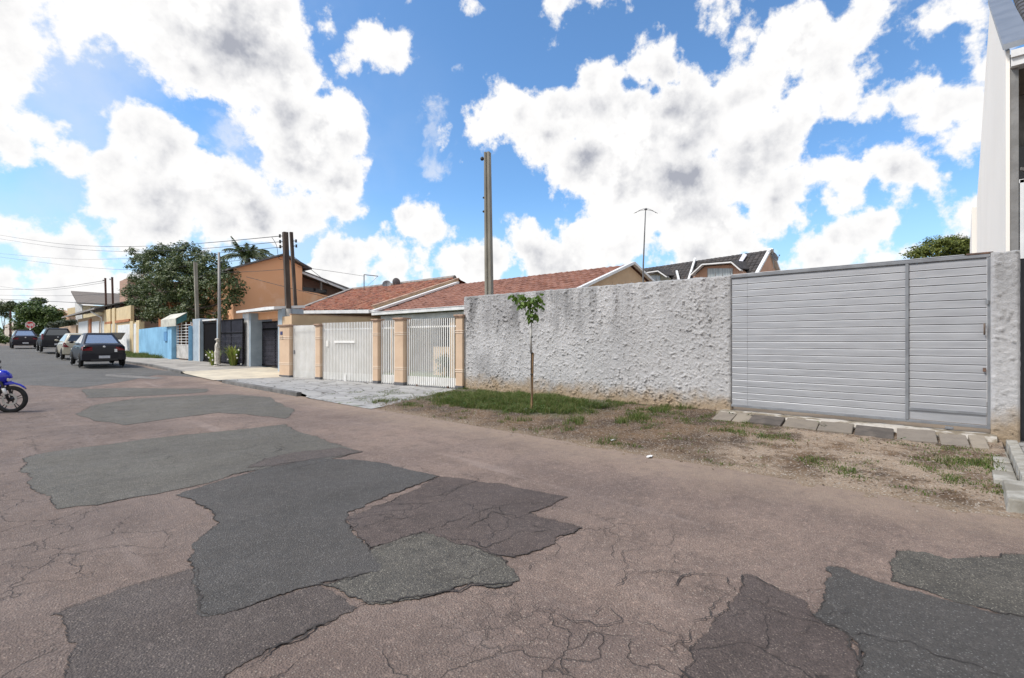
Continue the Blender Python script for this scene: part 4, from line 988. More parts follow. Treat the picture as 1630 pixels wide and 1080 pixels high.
# ------------------------------------------------------------------ garage portal, dark lattice gates
m_bgrey = pm('blue grey paint', (.36, .43, .49), (.29, .35, .41), 2, .75, .15)
m_black = pm('black lattice metal', (.010, .009, .010), (.013, .012, .013), 4, .75, .1)
m_blk3 = pm('black sheet backing', (.006, .005, .006), (.008, .007, .008), 3, .9, .1)
m_cgrey = pm('gunmetal lattice', (.10, .10, .13), (.07, .07, .09), 4, .5, .1)
for q in (m_black, m_blk3): q.node_tree.nodes['Principled BSDF'].inputs['Specular IOR Level'].default_value = .08
PT = thing('garage_portal', 'blue-grey garage portal with a flat white roof beside the orange wall', 'garage', (9.4, 24.3, .3))
XP = 8.95; yl, yli, yri, yr = onX(387.5, XP)[1], onX(398.5, XP)[1], onX(440.5, XP)[1], onX(447, XP)[1]
zp = zat(499, onX(387.5, XP)[2])
MB().box(XP, XP+1.0, yli-.02, yl, .2, zp-.02).build('column', m_bgrey, PT); MB().box(XP+.05, XP+1.0, yr, yri, .2, zp+.05).build('column', m_bgrey, PT)
MB().box(XP-.03, XP+.0, yli+.16, yl+.02, .3, zp-.02).build('edge_trim', m_gut, PT)
g = MB(); yrf = onX(433, XP)[1]
g.prism([(XP-.28, yr, zp-.0), (XP-.28, yl+.15, zp-.0), (XP-.28, yl+.15, zp+.10), (XP-.28, yrf, zp+.14), (XP-.28, yr, zp+.02+.1)], (1.35, 0, .12)); g.build('roof', m_gut, PT)
MB().box(XP+.35, XP+.5, yri, yli, zp-.34, zp-.03).build('lintel', m_orange, PT)
def lattice(name, lb, x, y0, y1, z0, z1, split, grp=None, ctr=.3, dens_=.115):
    r = thing(name, lb, 'gate', (x, (y0+y1)/2, z0), 0, grp)
    MB().box(x+.03, x+.05, y0, y1, z0+.02, z1).build('backing', m_blk3, r)
    g = MB(); n = int((y1-y0)/dens_)
    for i in range(n):
        s = y0+(i+.5)*(y1-y0)/n; w = (y1-y0)/n
        zz = z0+.08; k = 0
        while zz < split-.1:
            a = s-w/2 if k % 2 == 0 else s+w/2; b = s+w/2 if k % 2 == 0 else s-w/2
            g.bar((x, a, zz), (x, b, zz+.13), .012, .016, up=(1, 0, 0)); g.bar((x+.006, b, zz), (x+.006, a, zz+.13), .012, .016, up=(1, 0, 0)); zz += .13; k += 1
        g.bar((x, s, split), (x, s, z1-.04), .02, .035, up=(1, 0, 0))
    g.build('lattice_bars', m_cgrey, r)
    g = MB().box(x-.03, x+.03, y0, y1, z1-.07, z1).box(x-.03, x+.03, y0, y1, z0+.02, z0+.09).box(x-.03, x+.02, y0, y1, split-.1, split-.04)
    for y in (y0, (y0+y1)/2-.02, y1-.04): g.box(x-.02, x+.029, y, y+.04, z0+.09, z1-.07)
    g.build('frame', m_black, r); return r
lattice('garage_gate', 'black lattice gate under the blue-grey portal', XP+.55, yri+.01, yli-.03, .34, 2.50, 2.18)
xg = 8.75
y350, y389, y320, y345 = onX(351, xg)[1], onX(387, xg)[1], onX(320.5, 8.62)[1], onX(345.5, 8.62)[1]
ztg = zat(508.5, onX(370, xg)[2])
lattice('garage_gate', 'black lattice gate just left of the portal behind the statue', xg, y389+.02, y350-.02, .40, ztg, ztg-.62)
r = thing('solid_gate', 'plain black sheet gate between the white post and the grey-blue pillar', 'gate', (8.62, (y320+y345)/2, .4))
MB().box(8.62, 8.66, y345+.02, y320-.02, .44, 2.62).build('sheet', m_blk3, r); MB().box(8.59, 8.62, y345+.02, y320-.02, 2.52, 2.62).build('top_rail', m_black, r); MB().box(8.59, 8.62, y345+.02, y320-.02, .44, .52).build('bottom_rail', m_black, r)
g = MB().box(8.60, 8.78, y345-.22, y345+.0, .35, 2.72); tag(bevel(g.build('gate_post', m_bgrey, org=(8.7, y345, .4)), .01), 'pale blue-grey gate post behind the thin grey pole', 'post')
g = MB().box(8.55, 8.75, y345+.01, y320+.05, 2.66, 2.74); tag(g.build('gate_lintel', m_gut, org=(8.65, 29, 2.66)), 'thin whitish beam above the plain black gate', 'beam')
y308, y321 = onX(308, 8.5)[1], onX(320, 8.5)[1]
g = MB().box(8.45, 8.9, y321, y308, .35, zat(508, onX(314, 8.5)[2])); tag(bevel(g.build('gate_pillar', m_bgrey, org=(8.6, (y308+y321)/2, .4)), .015), 'wide grey-blue pillar with a white edge left of the plain black gate', 'pillar')
MB().box(8.42, 8.45, y321-.02, y321+.10, .4, 2.7).build('edge_trim', m_gut, bpy.data.objects['gate_pillar'])
# sky blue wall
m_sky = pm('sky blue paint', (.23, .47, .68), (.17, .36, .54), 1.0, .8, .3, 25, .004, det=8)
m_skyd = pm('sky blue paint meter', (.10, .27, .50), (.09, .23, .42), 3, .7, .1)
y303, y279, y272, y222 = onX(303, 8.35)[1], onX(278.5, 8.3)[1], onX(271, 8.3)[1], onX(221, 8.2)[1]
g = MB().box(8.25, 8.7, y308+.01, y303, .35, 2.42); tag(bevel(g.build('blue_pillar', m_sky, org=(8.5, y303, .4)), .01), 'short sky-blue pillar right of the white garden gate', 'pillar')
BW = thing('blue_wall', 'sky-blue painted street wall left of the white garden gate', 'wall', (8.25, (y272+y222)/2, .45))
MB().prism([(8.2, y222, .35), (8.3, y279, .35), (8.3, y279, zat(518, onX(278.5, 8.3)[2])), (8.2, y222, zat(524.5, onX(221, 8.2)[2]))], (.2, 0, 0)).build('wall', m_sky, BW)
MB().box(8.12, 8.295, y279, y279+.9, .35, zat(517, onX(275, 8.3)[2])+.01).build('end_pier', m_sky, BW)
ya, yb = onX(262, 8.25)[1], onX(267, 8.25)[1]
MB().box(8.2, 8.24, yb, ya, 1.55, 2.15).build('meter_box', m_skyd, BW)
WG = thing('garden_gate', 'white gate with open bars above a solid panel beneath a small awning', 'gate', (8.4, (y279+y303)/2, .45))
g = MB(); z1g = zat(514, onX(290, 8.4)[2])
for k in range(8): z = 1.32+k*(z1g-1.32)/8; g.box(8.36, 8.38, y303+.02, y279-.02, z, z+.03)
for k in range(4): y = y303+.03+k*(y279-y303-.08)/3; g.box(8.381, 8.41, y, y+.035, 1.3, z1g)
g.build('bars', m_wht, WG)
MB().box(8.36, 8.39, y303+.02, y279-.02, .52, 1.30).build('panel', pm('dirty white panel', (.52, .51, .49), (.36, .35, .33), 2.5, .7, .1), WG)
m_awn = pm('awning sheet', (.55, .54, .47), (.42, .41, .36), 3, .8, .2); m_teal = pm('teal side', (.03, .13, .14), (.02, .09, .10), 3, .7, .1)
AW = thing('awning', 'small sloping cream awning with teal sides above the garden gate', 'awning', (8.3, y279, 2.6))
xw = 8.0; ya, yb = onX(256, 8.0)[1], onX(279.5, 8.0)[1]; za, zb_ = zat(502, onX(270, 8.5)[2]), zat(509, onX(270, 8.0)[2])
MB().prism([(xw, ya, zb_), (xw, yb, zb_), (xw+.5, yb-.25, za), (xw+.5, ya-.15, za)], (0, 0, .03)).build('sheet', m_awn, AW)
MB().prism([(xw, ya, zb_), (xw, yb, zb_), (xw, yb, zb_-.42), (xw, ya, zb_-.42)], (.03, 0, 0)).build('valance', m_awn, AW)
MB().prism([(xw+.04, yb, zb_-.35), (xw+.04, yb, zb_-.02), (xw+.5, yb-.25, za-.02), (xw+.5, yb-.25, za-.40)], (0, .03, 0)).build('side', m_teal, AW)
# plants behind blue wall come with the tree; yellow wall pieces of the house behind
m_yel = pm('yellow render', (.60, .46, .22), (.52, .39, .19), 1.2, .9, .2)
m_crm = pm('cream render', (.62, .50, .30), (.54, .43, .26), 1.5, .9, .2)
m_tc = pm('terracotta band', (.42, .17, .07), (.33, .13, .06), 3, .9, .1)
YH = thing('yellow_garage_house', 'cream-yellow street wall with white garage doors behind the nearest parked car', 'house', (8.3, 52, .6))
X = 8.25
def hy(px): return onX(px, X)[1]
def hz(px, py): return zat(py, onX(px, X)[2])
zT = hz(180, 492)
MB().box(X+.08, X+.3, hy(206), hy(166), .3, zT).build('wall', m_crm, YH); MB().box(X+.08, X+.3, hy(222), hy(206)-.01, .3, hz(214, 513)).build('low_wall', m_crm, YH)
for a, b in ((166, 176), (179, 183), (207, 212), (217, 222)):
    MB().box(X-.02, X+.08, hy(b), hy(a), .3, zT+.05 if b < 200 else hz(214, 511)).build('pilaster', m_crm, YH)
for a, b in ((167, 177), (183, 206)): MB().box(X-.03, X+.079, hy(b)+.1, hy(a)-.1, hz(180, 515), hz(180, 511.5)).build('band', m_tc, YH)
for a, b in ((187, 206), (212, 217)):
    dr = MB().box(X+.02, X+.078, hy(b), hy(a), .4, hz(190, 518)).build('garage_door', m_gut, YH)
MB().box(X+.02, X+.078, hy(183.5), hy(177), 2.0, hz(180, 516)).build('shutter', m_gut, YH)
ORB = MB().box(X+2, X+4.5, 45.5, 49, .4, 4.6).build('inner_wall', m_tc, YH)
m_yb = pm('bright yellow render', (.72, .52, .08), (.6, .42, .07), 2, .9, .1)
yy = thing('yellow_house', 'bright yellow two-storey house glimpsed through the big tree crown', 'house', (14, 44, 0))
MB().box(13.5, 20, 40.0, 46.5, -.1, 5.6).build('wall', m_yb, yy); MB().box(13.2, 20.3, 39.7, 46.8, 5.6, 5.8).build('roof', m_fib, yy)
w = MB().box(13.44, 13.5, 42, 43.4, 3.6, 4.9).build('window', m_gut, yy); MB().box(13.42, 13.439, 42.1, 43.3, 3.7, 4.8).build('pane', m_glass, w)
x0_, y0_, t0_ = onY(203, 62); x1_, _, t1_ = onY(216, 62)
g = MB().box(x0_, x0_+5, 62, 66, 0, zat(443, t0_)); tag(g.build('water_tower_block', pm('pink brown render', (.42, .27, .20), (.36, .23, .17), 2, .9, .1), org=(x0_+2, 64, 0)), 'plain pinkish-brown block rising left of the big tree', 'building')
# lower carport house with slanted roof
LH = thing('carport_house', 'low tan house with a slanted grey roof and white garage doors', 'house', (8.3, 68, .8))
MB().box(X+.1, X+.3, hy(165), hy(122), .5, hz(150, 503)).build('wall', pm('tan render', (.50, .36, .22), (.43, .30, .18), 1.5, .9, .1), LH)
for a, b in ((124, 139), (145, 157), (159, 165)): MB().box(X+.04, X+.098, hy(b)+.1, hy(a)-.1, .7, hz((a+b)/2, 512)).build('garage_door', m_gut, LH)
MB().box(X+.0, X+.099, hy(144), hy(141), .5, hz(142, 508)).build('post', m_tc, LH)
a, b = Vector((X-.8, hy(168)-.2, hz(168, 492.5))), Vector((X-.8, hy(112), hz(112, 506.5)))
MB().prism([a, b, b+Vector((7, 0, 1.7)), a+Vector((7, 0, 2.2))], (0, 0, .12)).build('roof', m_fib, LH)
MB().bar(a, b, .10, .12).build('gutter', m_cem, LH)
MB().tube([(X-.7, hy(160), hz(160, 497)), (X-.1, hy(164), hz(164, 506)), (X-.1, hy(164), 1)], .07, 7).build('downpipe', m_gut, LH)
g = MB().box(X, X+.2, hy(121), hy(88), .6, hz(105, 520)); tag(g.build('tan_wall', pm('tan wall render', (.42, .30, .20), (.36, .26, .18), 1.5, .9, .1), org=(X, 95, .8)), 'plain tan street wall beyond the slanted-roof carport', 'wall')
# big pitched roof house at the back left
m_bigr = pm('brown corrugated roof', (.14, .118, .10), (.095, .08, .07), 1.2, .9, .3, stretch=(.3, 3, .3))
BH = thing('pitched_roof_house', 'large cream two-storey house with a wide brown roof behind the carport', 'house', (16, 95, 0))
def bp(px, py, d): return atD(px, py, d)
r0, r1, e1_, e0_ = bp(113, 465.5, 92), bp(204, 471.5, 76), bp(206, 489, 66), bp(123, 484, 80)
r1 = bp(222, 472.5, 78); e1_ = bp(224, 489.5, 68)
MB().prism([r0, r1, e1_, e0_], (0, 0, .25)).build('roof', m_bigr, BH)
d = Vector((.6, .5, 0)); w0, w1 = bp(124, 486, 82), bp(224, 490, 70)
MB().prism([(w0.x, w0.y, 0), (w1.x, w1.y, 0), tuple(w1), tuple(w0)], (1.5, 3, 0)).build('wall', pm('pale cream render', (.66, .57, .38), (.58, .5, .33), 2, .9, .1), BH)
MB().prism([(bp(124, 486, 82).x, bp(124, 486, 82).y, 0), (bp(132, 486, 81).x, bp(132, 486, 81).y, 0), tuple(bp(132, 486, 81)), tuple(bp(120, 480, 82))], (-.1, -.2, 0)).build('side_wall', m_gut, BH)
for a, b in ((145, 151.5), (153, 163)):
    q = [bp(a, 489.5, 77.5-(a-145)*.1), bp(b, 489.5, 77.5-(b-145)*.1), bp(b, 497, 77.5-(b-145)*.1), bp(a, 497, 77.5-(a-145)*.1)]
    MB().prism(q, (-.08, -.12, 0)).build('window', m_glass, BH)
bal = [bp(107, 491.5, 84), bp(124, 488.5, 82), bp(124, 502, 82), bp(108, 504, 84)]
MB().prism(bal, (1, 2, 0)).build('balcony', m_crm, BH)
# peach far house with pitched roof
FH = thing('far_house', 'small peach gabled house above the hedge at the far left', 'house', tuple(bp(95, 540, 120)))
q = [bp(82, 520, 120), bp(84, 497, 120), bp(92, 493, 120), bp(110, 504, 115), bp(110, 520, 115)]
MB().prism(q, (2, 4, 0)).build('wall', pm('peach far wall', (.60, .38, .25), (.5, .32, .2), 1, .9, 0), FH)
MB().bar(q[1], q[2], .5, .3).bar(q[2], q[3], .5, .3).build('roof', m_tc, FH)
FH2 = thing('far_house', 'distant whitish low house with a dark roof left of the stop sign', 'house', tuple(bp(20, 540, 130)))
MB().prism([bp(5, 541, 130), bp(34, 541, 126), bp(34, 524, 126), bp(18, 512, 128), bp(5, 520, 130)], (3, 5, 0)).build('wall', pm('far white wall', (.62, .56, .50), (.5, .45, .4), .6, .9, 0), FH2)
MB().prism([bp(14, 526, 118), bp(42, 523, 118), bp(42, 520, 118), bp(14, 522, 118)], (3, 5, 0)).build('roof', m_soff, FH2)

# ------------------------------------------------------------------ townhouses with blackened roofs behind the gate
TH = thing('dark_roof_townhouses', 'row of peach townhouses with blackened tile roofs and white-edged dormers', 'house', (36, 14, 0))
XR = 36.0
def tx(px, py, X=XR): x, y, t_ = onX(px, X); return Vector((x, y, zat(py, t_)))
Ra, Rb = tx(1222, 405.5), tx(1020, 428); Ra.z = Rb.z = (Ra.z+Rb.z)/2
Ra.z += .25; Rb.z -= .1
Rb.y = 19.5
Ea, Eb = Ra+Vector((-4.6, 0, -3.0)), Rb+Vector((-4.6, 0, -3.0))
g = MB(); tile_roof(g, Ea, Eb, Ra, Rb, tw=.3, rh=.4, amp=.07, step=.03, prof='round', jit=.01)
tile_roof(g, Eb+Vector((9.2, 0, 0)), Ea+Vector((9.2, 0, 0)), Rb, Ra, tw=.3, rh=.4, amp=.07, step=.03, prof='round', jit=.01)
g.build('roof', m_dark, TH, fix=False)
m_salmon = pm('salmon render', (.56, .34, .235), (.48, .29, .20), 1.5, .9, .1)
MB().prism([Ea+Vector((.4, -.05, -.1)), Ra+Vector((0, -.05, -.06)), Ra+Vector((4.2, -.05, -2.9)), Ra+Vector((4.2, -.05, -7)), Ra+Vector((-4.2, -.05, -7))], (0, .3, 0)).build('gable_wall', m_salmon, TH)
MB().bar(Ea+Vector((0, -.15, .05)), Ra+Vector((0, -.15, .12)), .2, .12).bar(Ra+Vector((0, -.15, .12)), Ra+Vector((4.6, -.15, -2.9)), .3, .12).build('rake_trim', m_gut, TH)
MB().box(Ea.x+.5, Ea.x+.7, Ra.y, Rb.y, 0, Ea.z+.1).build('front_wall', m_salmon, TH)
for a, b, up in ((1097, 1093, 0), ):
    pass
def strip(pa, pb, w=.13): MB().bar(pa, pb, w, .16).build('party_ridge', m_gut, TH)
def onroof(px, v):
    # point on front slope: fraction v up
    X_ = XR-4.6*(1-v); x, y, t_ = onX(px, X_); return Vector((X_, y, Ea.z+(Ra.z-Ea.z)*v+.12))
strip(onroof(1092, .12), onroof(1106.5, .96)); strip(onroof(1083, .18), onroof(1077, .62)); 
MB().prism([onroof(1171, .55)+Vector((0, 0, .05)), onroof(1175, .5)+Vector((0, 0, .05)), onroof(1189, .86)+Vector((0, 0, .05)), onroof(1183, .92)+Vector((0, 0, .05))], (0, 0, .06)).build('skylight', pm('pale sheet', (.62, .6, .66), (.5, .5, .55), 6, .5, 0), TH)
def dormer(pxs, pys, X, mt, wpx, depth=3.5):
    pts = [tx(a, b, X) for a, b in zip(pxs, pys)]
    d = MB(); d.prism([(p.x, p.y, p.z) for p in [Vector((pts[0].x, pts[0].y, pts[0].z-2))]+pts+[Vector((pts[-1].x, pts[-1].y, pts[-1].z-2))]], (depth, 0, 0)); dm = d.build('dormer', mt, TH)
    g = MB()
    for a, b in zip(pts[:-1], pts[1:]): g.bar(a+Vector((-.3, 0, .08)), b+Vector((-.3, 0, .08)), .4, .08)
    g.build('trim', m_gut, dm)
    g = MB()
    for a, b in zip(pts[:-1], pts[1:]): g.prism([a+Vector((-.5, 0, .16)), b+Vector((-.5, 0, .16)), b+Vector((depth, 0, .5)), a+Vector((depth, 0, .5))], (0, 0, .05))
    g.build('dormer_roof', m_dark, dm)
    a, b = tx(wpx[0], wpx[2], X-.05), tx(wpx[1], wpx[2], X-.05); h = wpx[3]
    MB().prism([a, b, b-Vector((0, 0, h)), a-Vector((0, 0, h))], (.03, 0, 0)).build('window', pm('curtained window', (.30, .36, .38), (.55, .58, .58), 7, .3, 0, stretch=(1, 3, .1)), dm)
dormer((1104, 1122, 1168, 1183), (441, 424.5, 421, 434), 32.5, m_salmon, (1126, 1166, 427.5, .9))
dormer((1028, 1052, 1066), (438, 434.5, 444), 33.5, pm('greenish cream', (.42, .40, .30), (.35, .33, .25), 2, .9, 0), (1035, 1051, 439, .5))
dish(1233.5, 408.5, 31, .32, (-.3, -.8, .35), 'grey satellite dish at the right end of the dark townhouse roof', None)
an = thing('tv_antenna', 'small bent aerial beside the dish on the dark townhouse roof', 'antenna', tuple(atD(1228, 405, 31)))
MB().tube([atD(1228, 406, 31), atD(1231.5, 401, 31), atD(1231.5, 397, 31), atD(1222, 401, 31)], .02, 5).build('rod', m_pole, an)

# ------------------------------------------------------------------ white two-storey house at the right edge
m_wh = pm('white side render', (.86, .81, .74), (.82, .77, .70), .35, .85, .1, 9, .006)
m_gconc = pm('raw grey concrete', (.24, .235, .23), (.17, .165, .16), 2.5, .9, .5, 18, .01)
WHS = thing('tall_white_house', 'tall two-storey house with a blank white side wall at the right edge', 'house', (16, -3, 0))
YW = -.518; cx, rX, bX = 11.95, 16.36, 24.0
def wy(X): return YW+.01676*(X-cx)
def wz(X, py): return zat(py, X*FW[0]+wy(X)*FW[1])
dd = cx*FW[0]+YW*FW[1]; zc, zr_, zbk = wz(cx, 82), wz(rX, 6), wz(bX, 322)
MB().prism([(cx, YW, 0), (cx, YW, zc), (rX, wy(rX), zr_), (bX, wy(bX), zbk), (bX, wy(bX), 0)], (0, -.05, 0)).build('side_wall', m_wh, WHS)
MB().prism([(cx-.12, YW+.04, zc-.02), (rX, wy(rX)+.04, zr_+.02), (rX, wy(rX)+.04, zr_+.10), (cx-.12, YW+.04, zc+.08)], (0, -.34, 0)).build('metal_flashing', pm('grey flashing', (.27, .29, .32), (.22, .24, .27), 2, .4, .05, metal=.4), WHS)
MB().bar((rX, wy(rX)-.06, zr_+.04), (bX, wy(bX)-.06, zbk+.02), .10, .05).build('rear_flashing', m_soff, WHS)
g = MB(); tile_roof(g, (cx+.1, YW-.3, zc-.02), (cx+.1, YW-9, zc-.02), (rX, YW-.3, zr_-.08), (rX, YW-9, zr_-.08), tw=.25, rh=.38, amp=.07, step=.03, prof='round')
g.build('roof', pm('charcoal tile', (.085, .085, .095), (.055, .055, .062), 3, .7, .2), WHS, fix=False)
zg1, zg0 = wz(cx, 90), wz(cx, 112)
g = MB().box(cx-.10, cx+.12, YW-9, YW-.06, zg0, zg1).box(cx-.14, cx-.10, YW-9, YW-.055, zg1-.10, zg1+.02); g.build('gutter', m_gut, WHS)
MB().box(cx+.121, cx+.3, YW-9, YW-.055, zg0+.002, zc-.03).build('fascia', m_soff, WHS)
MB().box(cx+.01, cx+.3, YW-.155, YW-.053, 0, zg0-.002).build('corner_column', m_gconc, WHS)
MB().box(cx+1.6, cx+1.8, YW-9, YW-.055, 0, zg0+.25).build('front_wall', m_gconc, WHS)
MB().box(cx+.301, cx+1.59, YW-9, YW-.055, zg0+.05, zg0+.2).build('soffit', m_soff, WHS)
MB().box(cx+.05, cx+1.7, YW-9, YW-.16, 2.75, 2.95).build('balcony_slab', m_gconc, WHS)
MB().box(cx+1.55, cx+1.595, YW-3.6, YW-.06, 3.0, 5.3).build('balcony_door', m_glass, WHS)
g = MB(); zb1, zb2 = 2.98, zat(295, dd)
k = zb1+.05
while k < zb2: g.box(cx+.02, cx+.05, YW-5, YW-.17, k, k+.045); k += .105
for y in (YW-.22, YW-2.2, YW-5): g.box(cx-.0, cx+.02, y, y+.05, zb1, zb2+.05)
g.box(cx+.0, cx+.06, YW-5, YW-.16, zb2, zb2+.06); g.build('balcony_railing', m_gut, WHS)
MB().bar((cx+.4, YW-.6, zat(280, dd)), (cx+.05, YW-.17, zat(272, dd)), .05, .05).build('strut', m_gconc, WHS)
o = MB().box(24.6, 34, -.7, -.19, 0, wz(24.6, 330)).build('rear_block', m_wh, org=(35, 0, 0)); tag(o, 'lower grey-white rear block glimpsed behind the tall white side wall', 'building')
# ------------------------------------------------------------------ vegetation
def leafmat(name, cols, tr=.3): return island(name, cols, .6, tr)
m_bark = pm('bark', (.10, .075, .055), (.05, .038, .028), 9, .95, .8, 25, .02, stretch=(1, 1, .3))
m_leafd = leafmat('dark leaves', [(.030, .052, .014), (.050, .082, .022), (.085, .12, .036), (.15, .18, .07), (.035, .062, .016)], .2)
m_leafg = leafmat('mid green leaves', [(.03, .065, .015), (.055, .10, .02), (.09, .15, .03), (.13, .18, .04)], .3)
m_leafy = leafmat('yellow green leaves', [(.07, .10, .015), (.12, .15, .025), (.18, .20, .035), (.05, .08, .015)], .3)
m_young = leafmat('young leaves', [(.06, .12, .015), (.10, .18, .025), (.16, .25, .04), (.045, .09, .012)], .35)
m_palm = leafmat('palm leaves', [(.04, .06, .02), (.07, .10, .03), (.11, .13, .05)], .25)
def rnd_dir():
    while True:
        v = Vector((random.uniform(-1, 1), random.uniform(-1, 1), random.uniform(-1, 1)))
        if .05 < v.length < 1: return v.normalized()
def leaf(g, p, n, s, asp=.5, droop=None):
    n = n.normalized(); a = rnd_dir(); u = (a-n*a.dot(n)).normalized(); v = n.cross(u); u = u*s; v = v*s*asp
    g.quad(p-u, p+v-u*.15, p+u, p-v-u*.15)
def crown(lobes, nclump, per, csize, ls, seed=1, up=.5, flat=.6):
    random.seed(seed); g = MB(); tot = sum(r[0]*r[1]*r[2] for c, r in lobes)
    for c, r in lobes:
        c = Vector(c); k = max(3, int(nclump*r[0]*r[1]*r[2]/tot))
        for _ in range(k):
            d = rnd_dir()
            if d.z < -.3 and random.random() < .5: d.z = -d.z
            rr = random.uniform(.62, 1.06)*(1+.25*noise.noise(d*2.4+c))
            q = c+Vector((d.x*r[0], d.y*r[1], d.z*r[2]))*rr
            for _l in range(per):
                o = Vector((random.gauss(0, 1), random.gauss(0, 1), random.gauss(0, flat)))*csize
                nn = d*.6+Vector((0, 0, up))+rnd_dir()*.7
                leaf(g, q+o, nn, ls*random.uniform(.6, 1.25))
    return g
def limb(g, a, b, r0, r1, n=6, wob=.15, seed=0, sides=7):
    a, b = Vector(a), Vector(b); L_ = (b-a).length; P = []; R_ = []
    for i in range(n+1):
        t = i/n; P.append(a.lerp(b, t)+Vector((noise.noise((t*3, seed, 0)), noise.noise((t*3, seed, 5)), noise.noise((t*3, seed, 9))*.5))*wob*L_*math.sin(t*math.pi)); R_.append(r0+(r1-r0)*t)
    g.tube(P, R_, sides); return P
def tree(name, lb, base, fork_z, trunk_r, lobes, mat, nclump, per, csize, ls, seed, group=None, flat=.6):
    t_ = thing(name, lb, 'tree', base, 0, group); g = MB(); f = Vector((base[0], base[1], fork_z))
    limb(g, base, f, trunk_r, trunk_r*.75, 5, .05, seed)
    for i, (c, r) in enumerate(lobes):
        e = Vector(c)+Vector((0, 0, -r[2]*.1)); P = limb(g, f, e, trunk_r*.5, trunk_r*.12, 6, .12, seed+i, 6)
        for k in range(3):
            d = rnd_dir(); d.z = abs(d.z)*.5; limb(g, P[3+k], P[3+k]+Vector((d.x*r[0], d.y*r[1], d.z*r[2]))*.8, trunk_r*.2, trunk_r*.05, 4, .12, seed+i+k, 5)
    g.build('trunk', m_bark, t_, smooth=True, fix=False)
    crown(lobes, nclump, per, csize, ls, seed, flat=flat).build('crown', mat, t_, fix=False); return t_
# big dark tree behind the blue wall
def TL(px, py, r, X=10.6, ry=None, rz=None, dx=0):
    d_ = onX(px, X+dx)[2]; p = atD(px, py, d_); k = d_/FPX; return ((p.x, p.y, p.z), (r*k*1.0, r*k*1.3, (rz or r)*k))
lobes = [TL(258, 415, 26, rz=24), TL(300, 408, 26, rz=18), TL(335, 428, 26, rz=22), TL(232, 422, 20, rz=16), TL(360, 452, 24, rz=24), TL(285, 445, 40, rz=30), TL(245, 465, 24, rz=22),
 TL(330, 465, 36, rz=30), TL(222, 490, 18, rz=16), TL(208, 507, 11, rz=8), TL(270, 490, 30, rz=20), TL(368, 490, 14, rz=16), TL(318, 492, 24, rz=18), TL(240, 505, 14, rz=10), TL(222, 445, 13, rz=10), TL(372, 470, 14, rz=12), TL(285, 500, 26, rz=13), TL(255, 500, 20, rz=12), TL(315, 505, 18, rz=10), TL(213, 470, 16, rz=16), TL(205, 500, 13, rz=11), TL(350, 505, 18, rz=10), TL(218, 404, 12, rz=9)]
b_ = onX(292, 10.9); BT = tree('dark_leafy_tree', 'big dense dark green tree leaning over the blue wall', (b_[0], b_[1], .3), 3.1, .26, lobes, m_leafd, 1500, 30, .17, .105, 3)
# palm behind the orange house
def palm(px, py, d_):
    c = atD(px, py, d_); t_ = thing('palm_tree', 'palm tree with drooping fronds rising behind the orange gable wall', 'palm', (c.x, c.y, 0))
    MB().tube([(c.x, c.y, 0), (c.x+.1, c.y, c.z*.5), tuple(c)], [.3, .24, .26], 9).build('trunk', m_bark, t_, smooth=True)
    random.seed(12); k = d_/FPX; rv = Vector((RT[0], RT[1], 0)); fv = Vector((FW[0], FW[1], 0))
    S = [(-26, 36, 0), (-32, 30, .5), (-50, 2, .3), (-44, -8, -.5), (-22, -6, .8), (40, 6, .3), (36, -6, -.6), (28, 14, .5), (16, 20, -.4), (6, 22, .6), (-8, 20, -.7), (22, 2, 1), (-14, 12, 1), (44, -4, .1), (10, -8, -.9), (-34, 12, -.4), (30, -12, .5), (2, 12, -1), (18, 8, .9), (-4, 26, .2)]
    for i, (sx, sy, dep) in enumerate(S):
        tip = c+rv*sx*k+Vector((0, 0, sy*k))+fv*dep*1.6; ctrl = c.lerp(tip, .5)+Vector((0, 0, (16 if sy < 18 else 3)*k)); g = MB()
        B_ = lambda u: c*(1-u)**2+ctrl*2*u*(1-u)+tip*u*u
        g.tube([B_(j/12) for j in range(13)], [.055*(1-j/14) for j in range(13)], 5)
        for j in range(56):
            u = .12+.88*j/56; p = B_(u); d_t = (B_(min(1, u+.02))-B_(u-.02)).normalized(); s2_ = d_t.cross(Vector((0, 0, 1))).normalized()
            for sg in (-1, 1):
                l = .85*math.sin(math.pi*(.12+.8*u))*random.uniform(.7, 1.15); q = p+s2_*sg*l*.5+d_t*l*.5+Vector((0, 0, -l*random.uniform(.1, .75))); w = d_t*.04
                g.quad(p-w, p+w, q)
        g.build('frond', m_palm, t_, fix=False)
palm(394, 412, 46)
# tree right, behind the gate
def lob(px, py, d_, r, rz=None): p = atD(px, py, d_); k = d_/FPX; return ((p.x, p.y, p.z), (r*k, r*k, (rz or r)*k))
tree('leafy_tree', 'rounded yellow-green treetop above the right end of the silver gate', (34.3, 1.2, 0), 4.0, .2,
     [lob(1500, 398, 26.5, 30, 20), lob(1530, 402, 26.5, 24, 26), lob(1475, 405, 26.5, 22, 14), lob(1452, 411, 26.5, 14, 8), lob(1545, 410, 26.5, 22, 24), lob(1515, 389, 26.5, 18, 12)], m_leafy, 420, 26, .12, .075, 5)
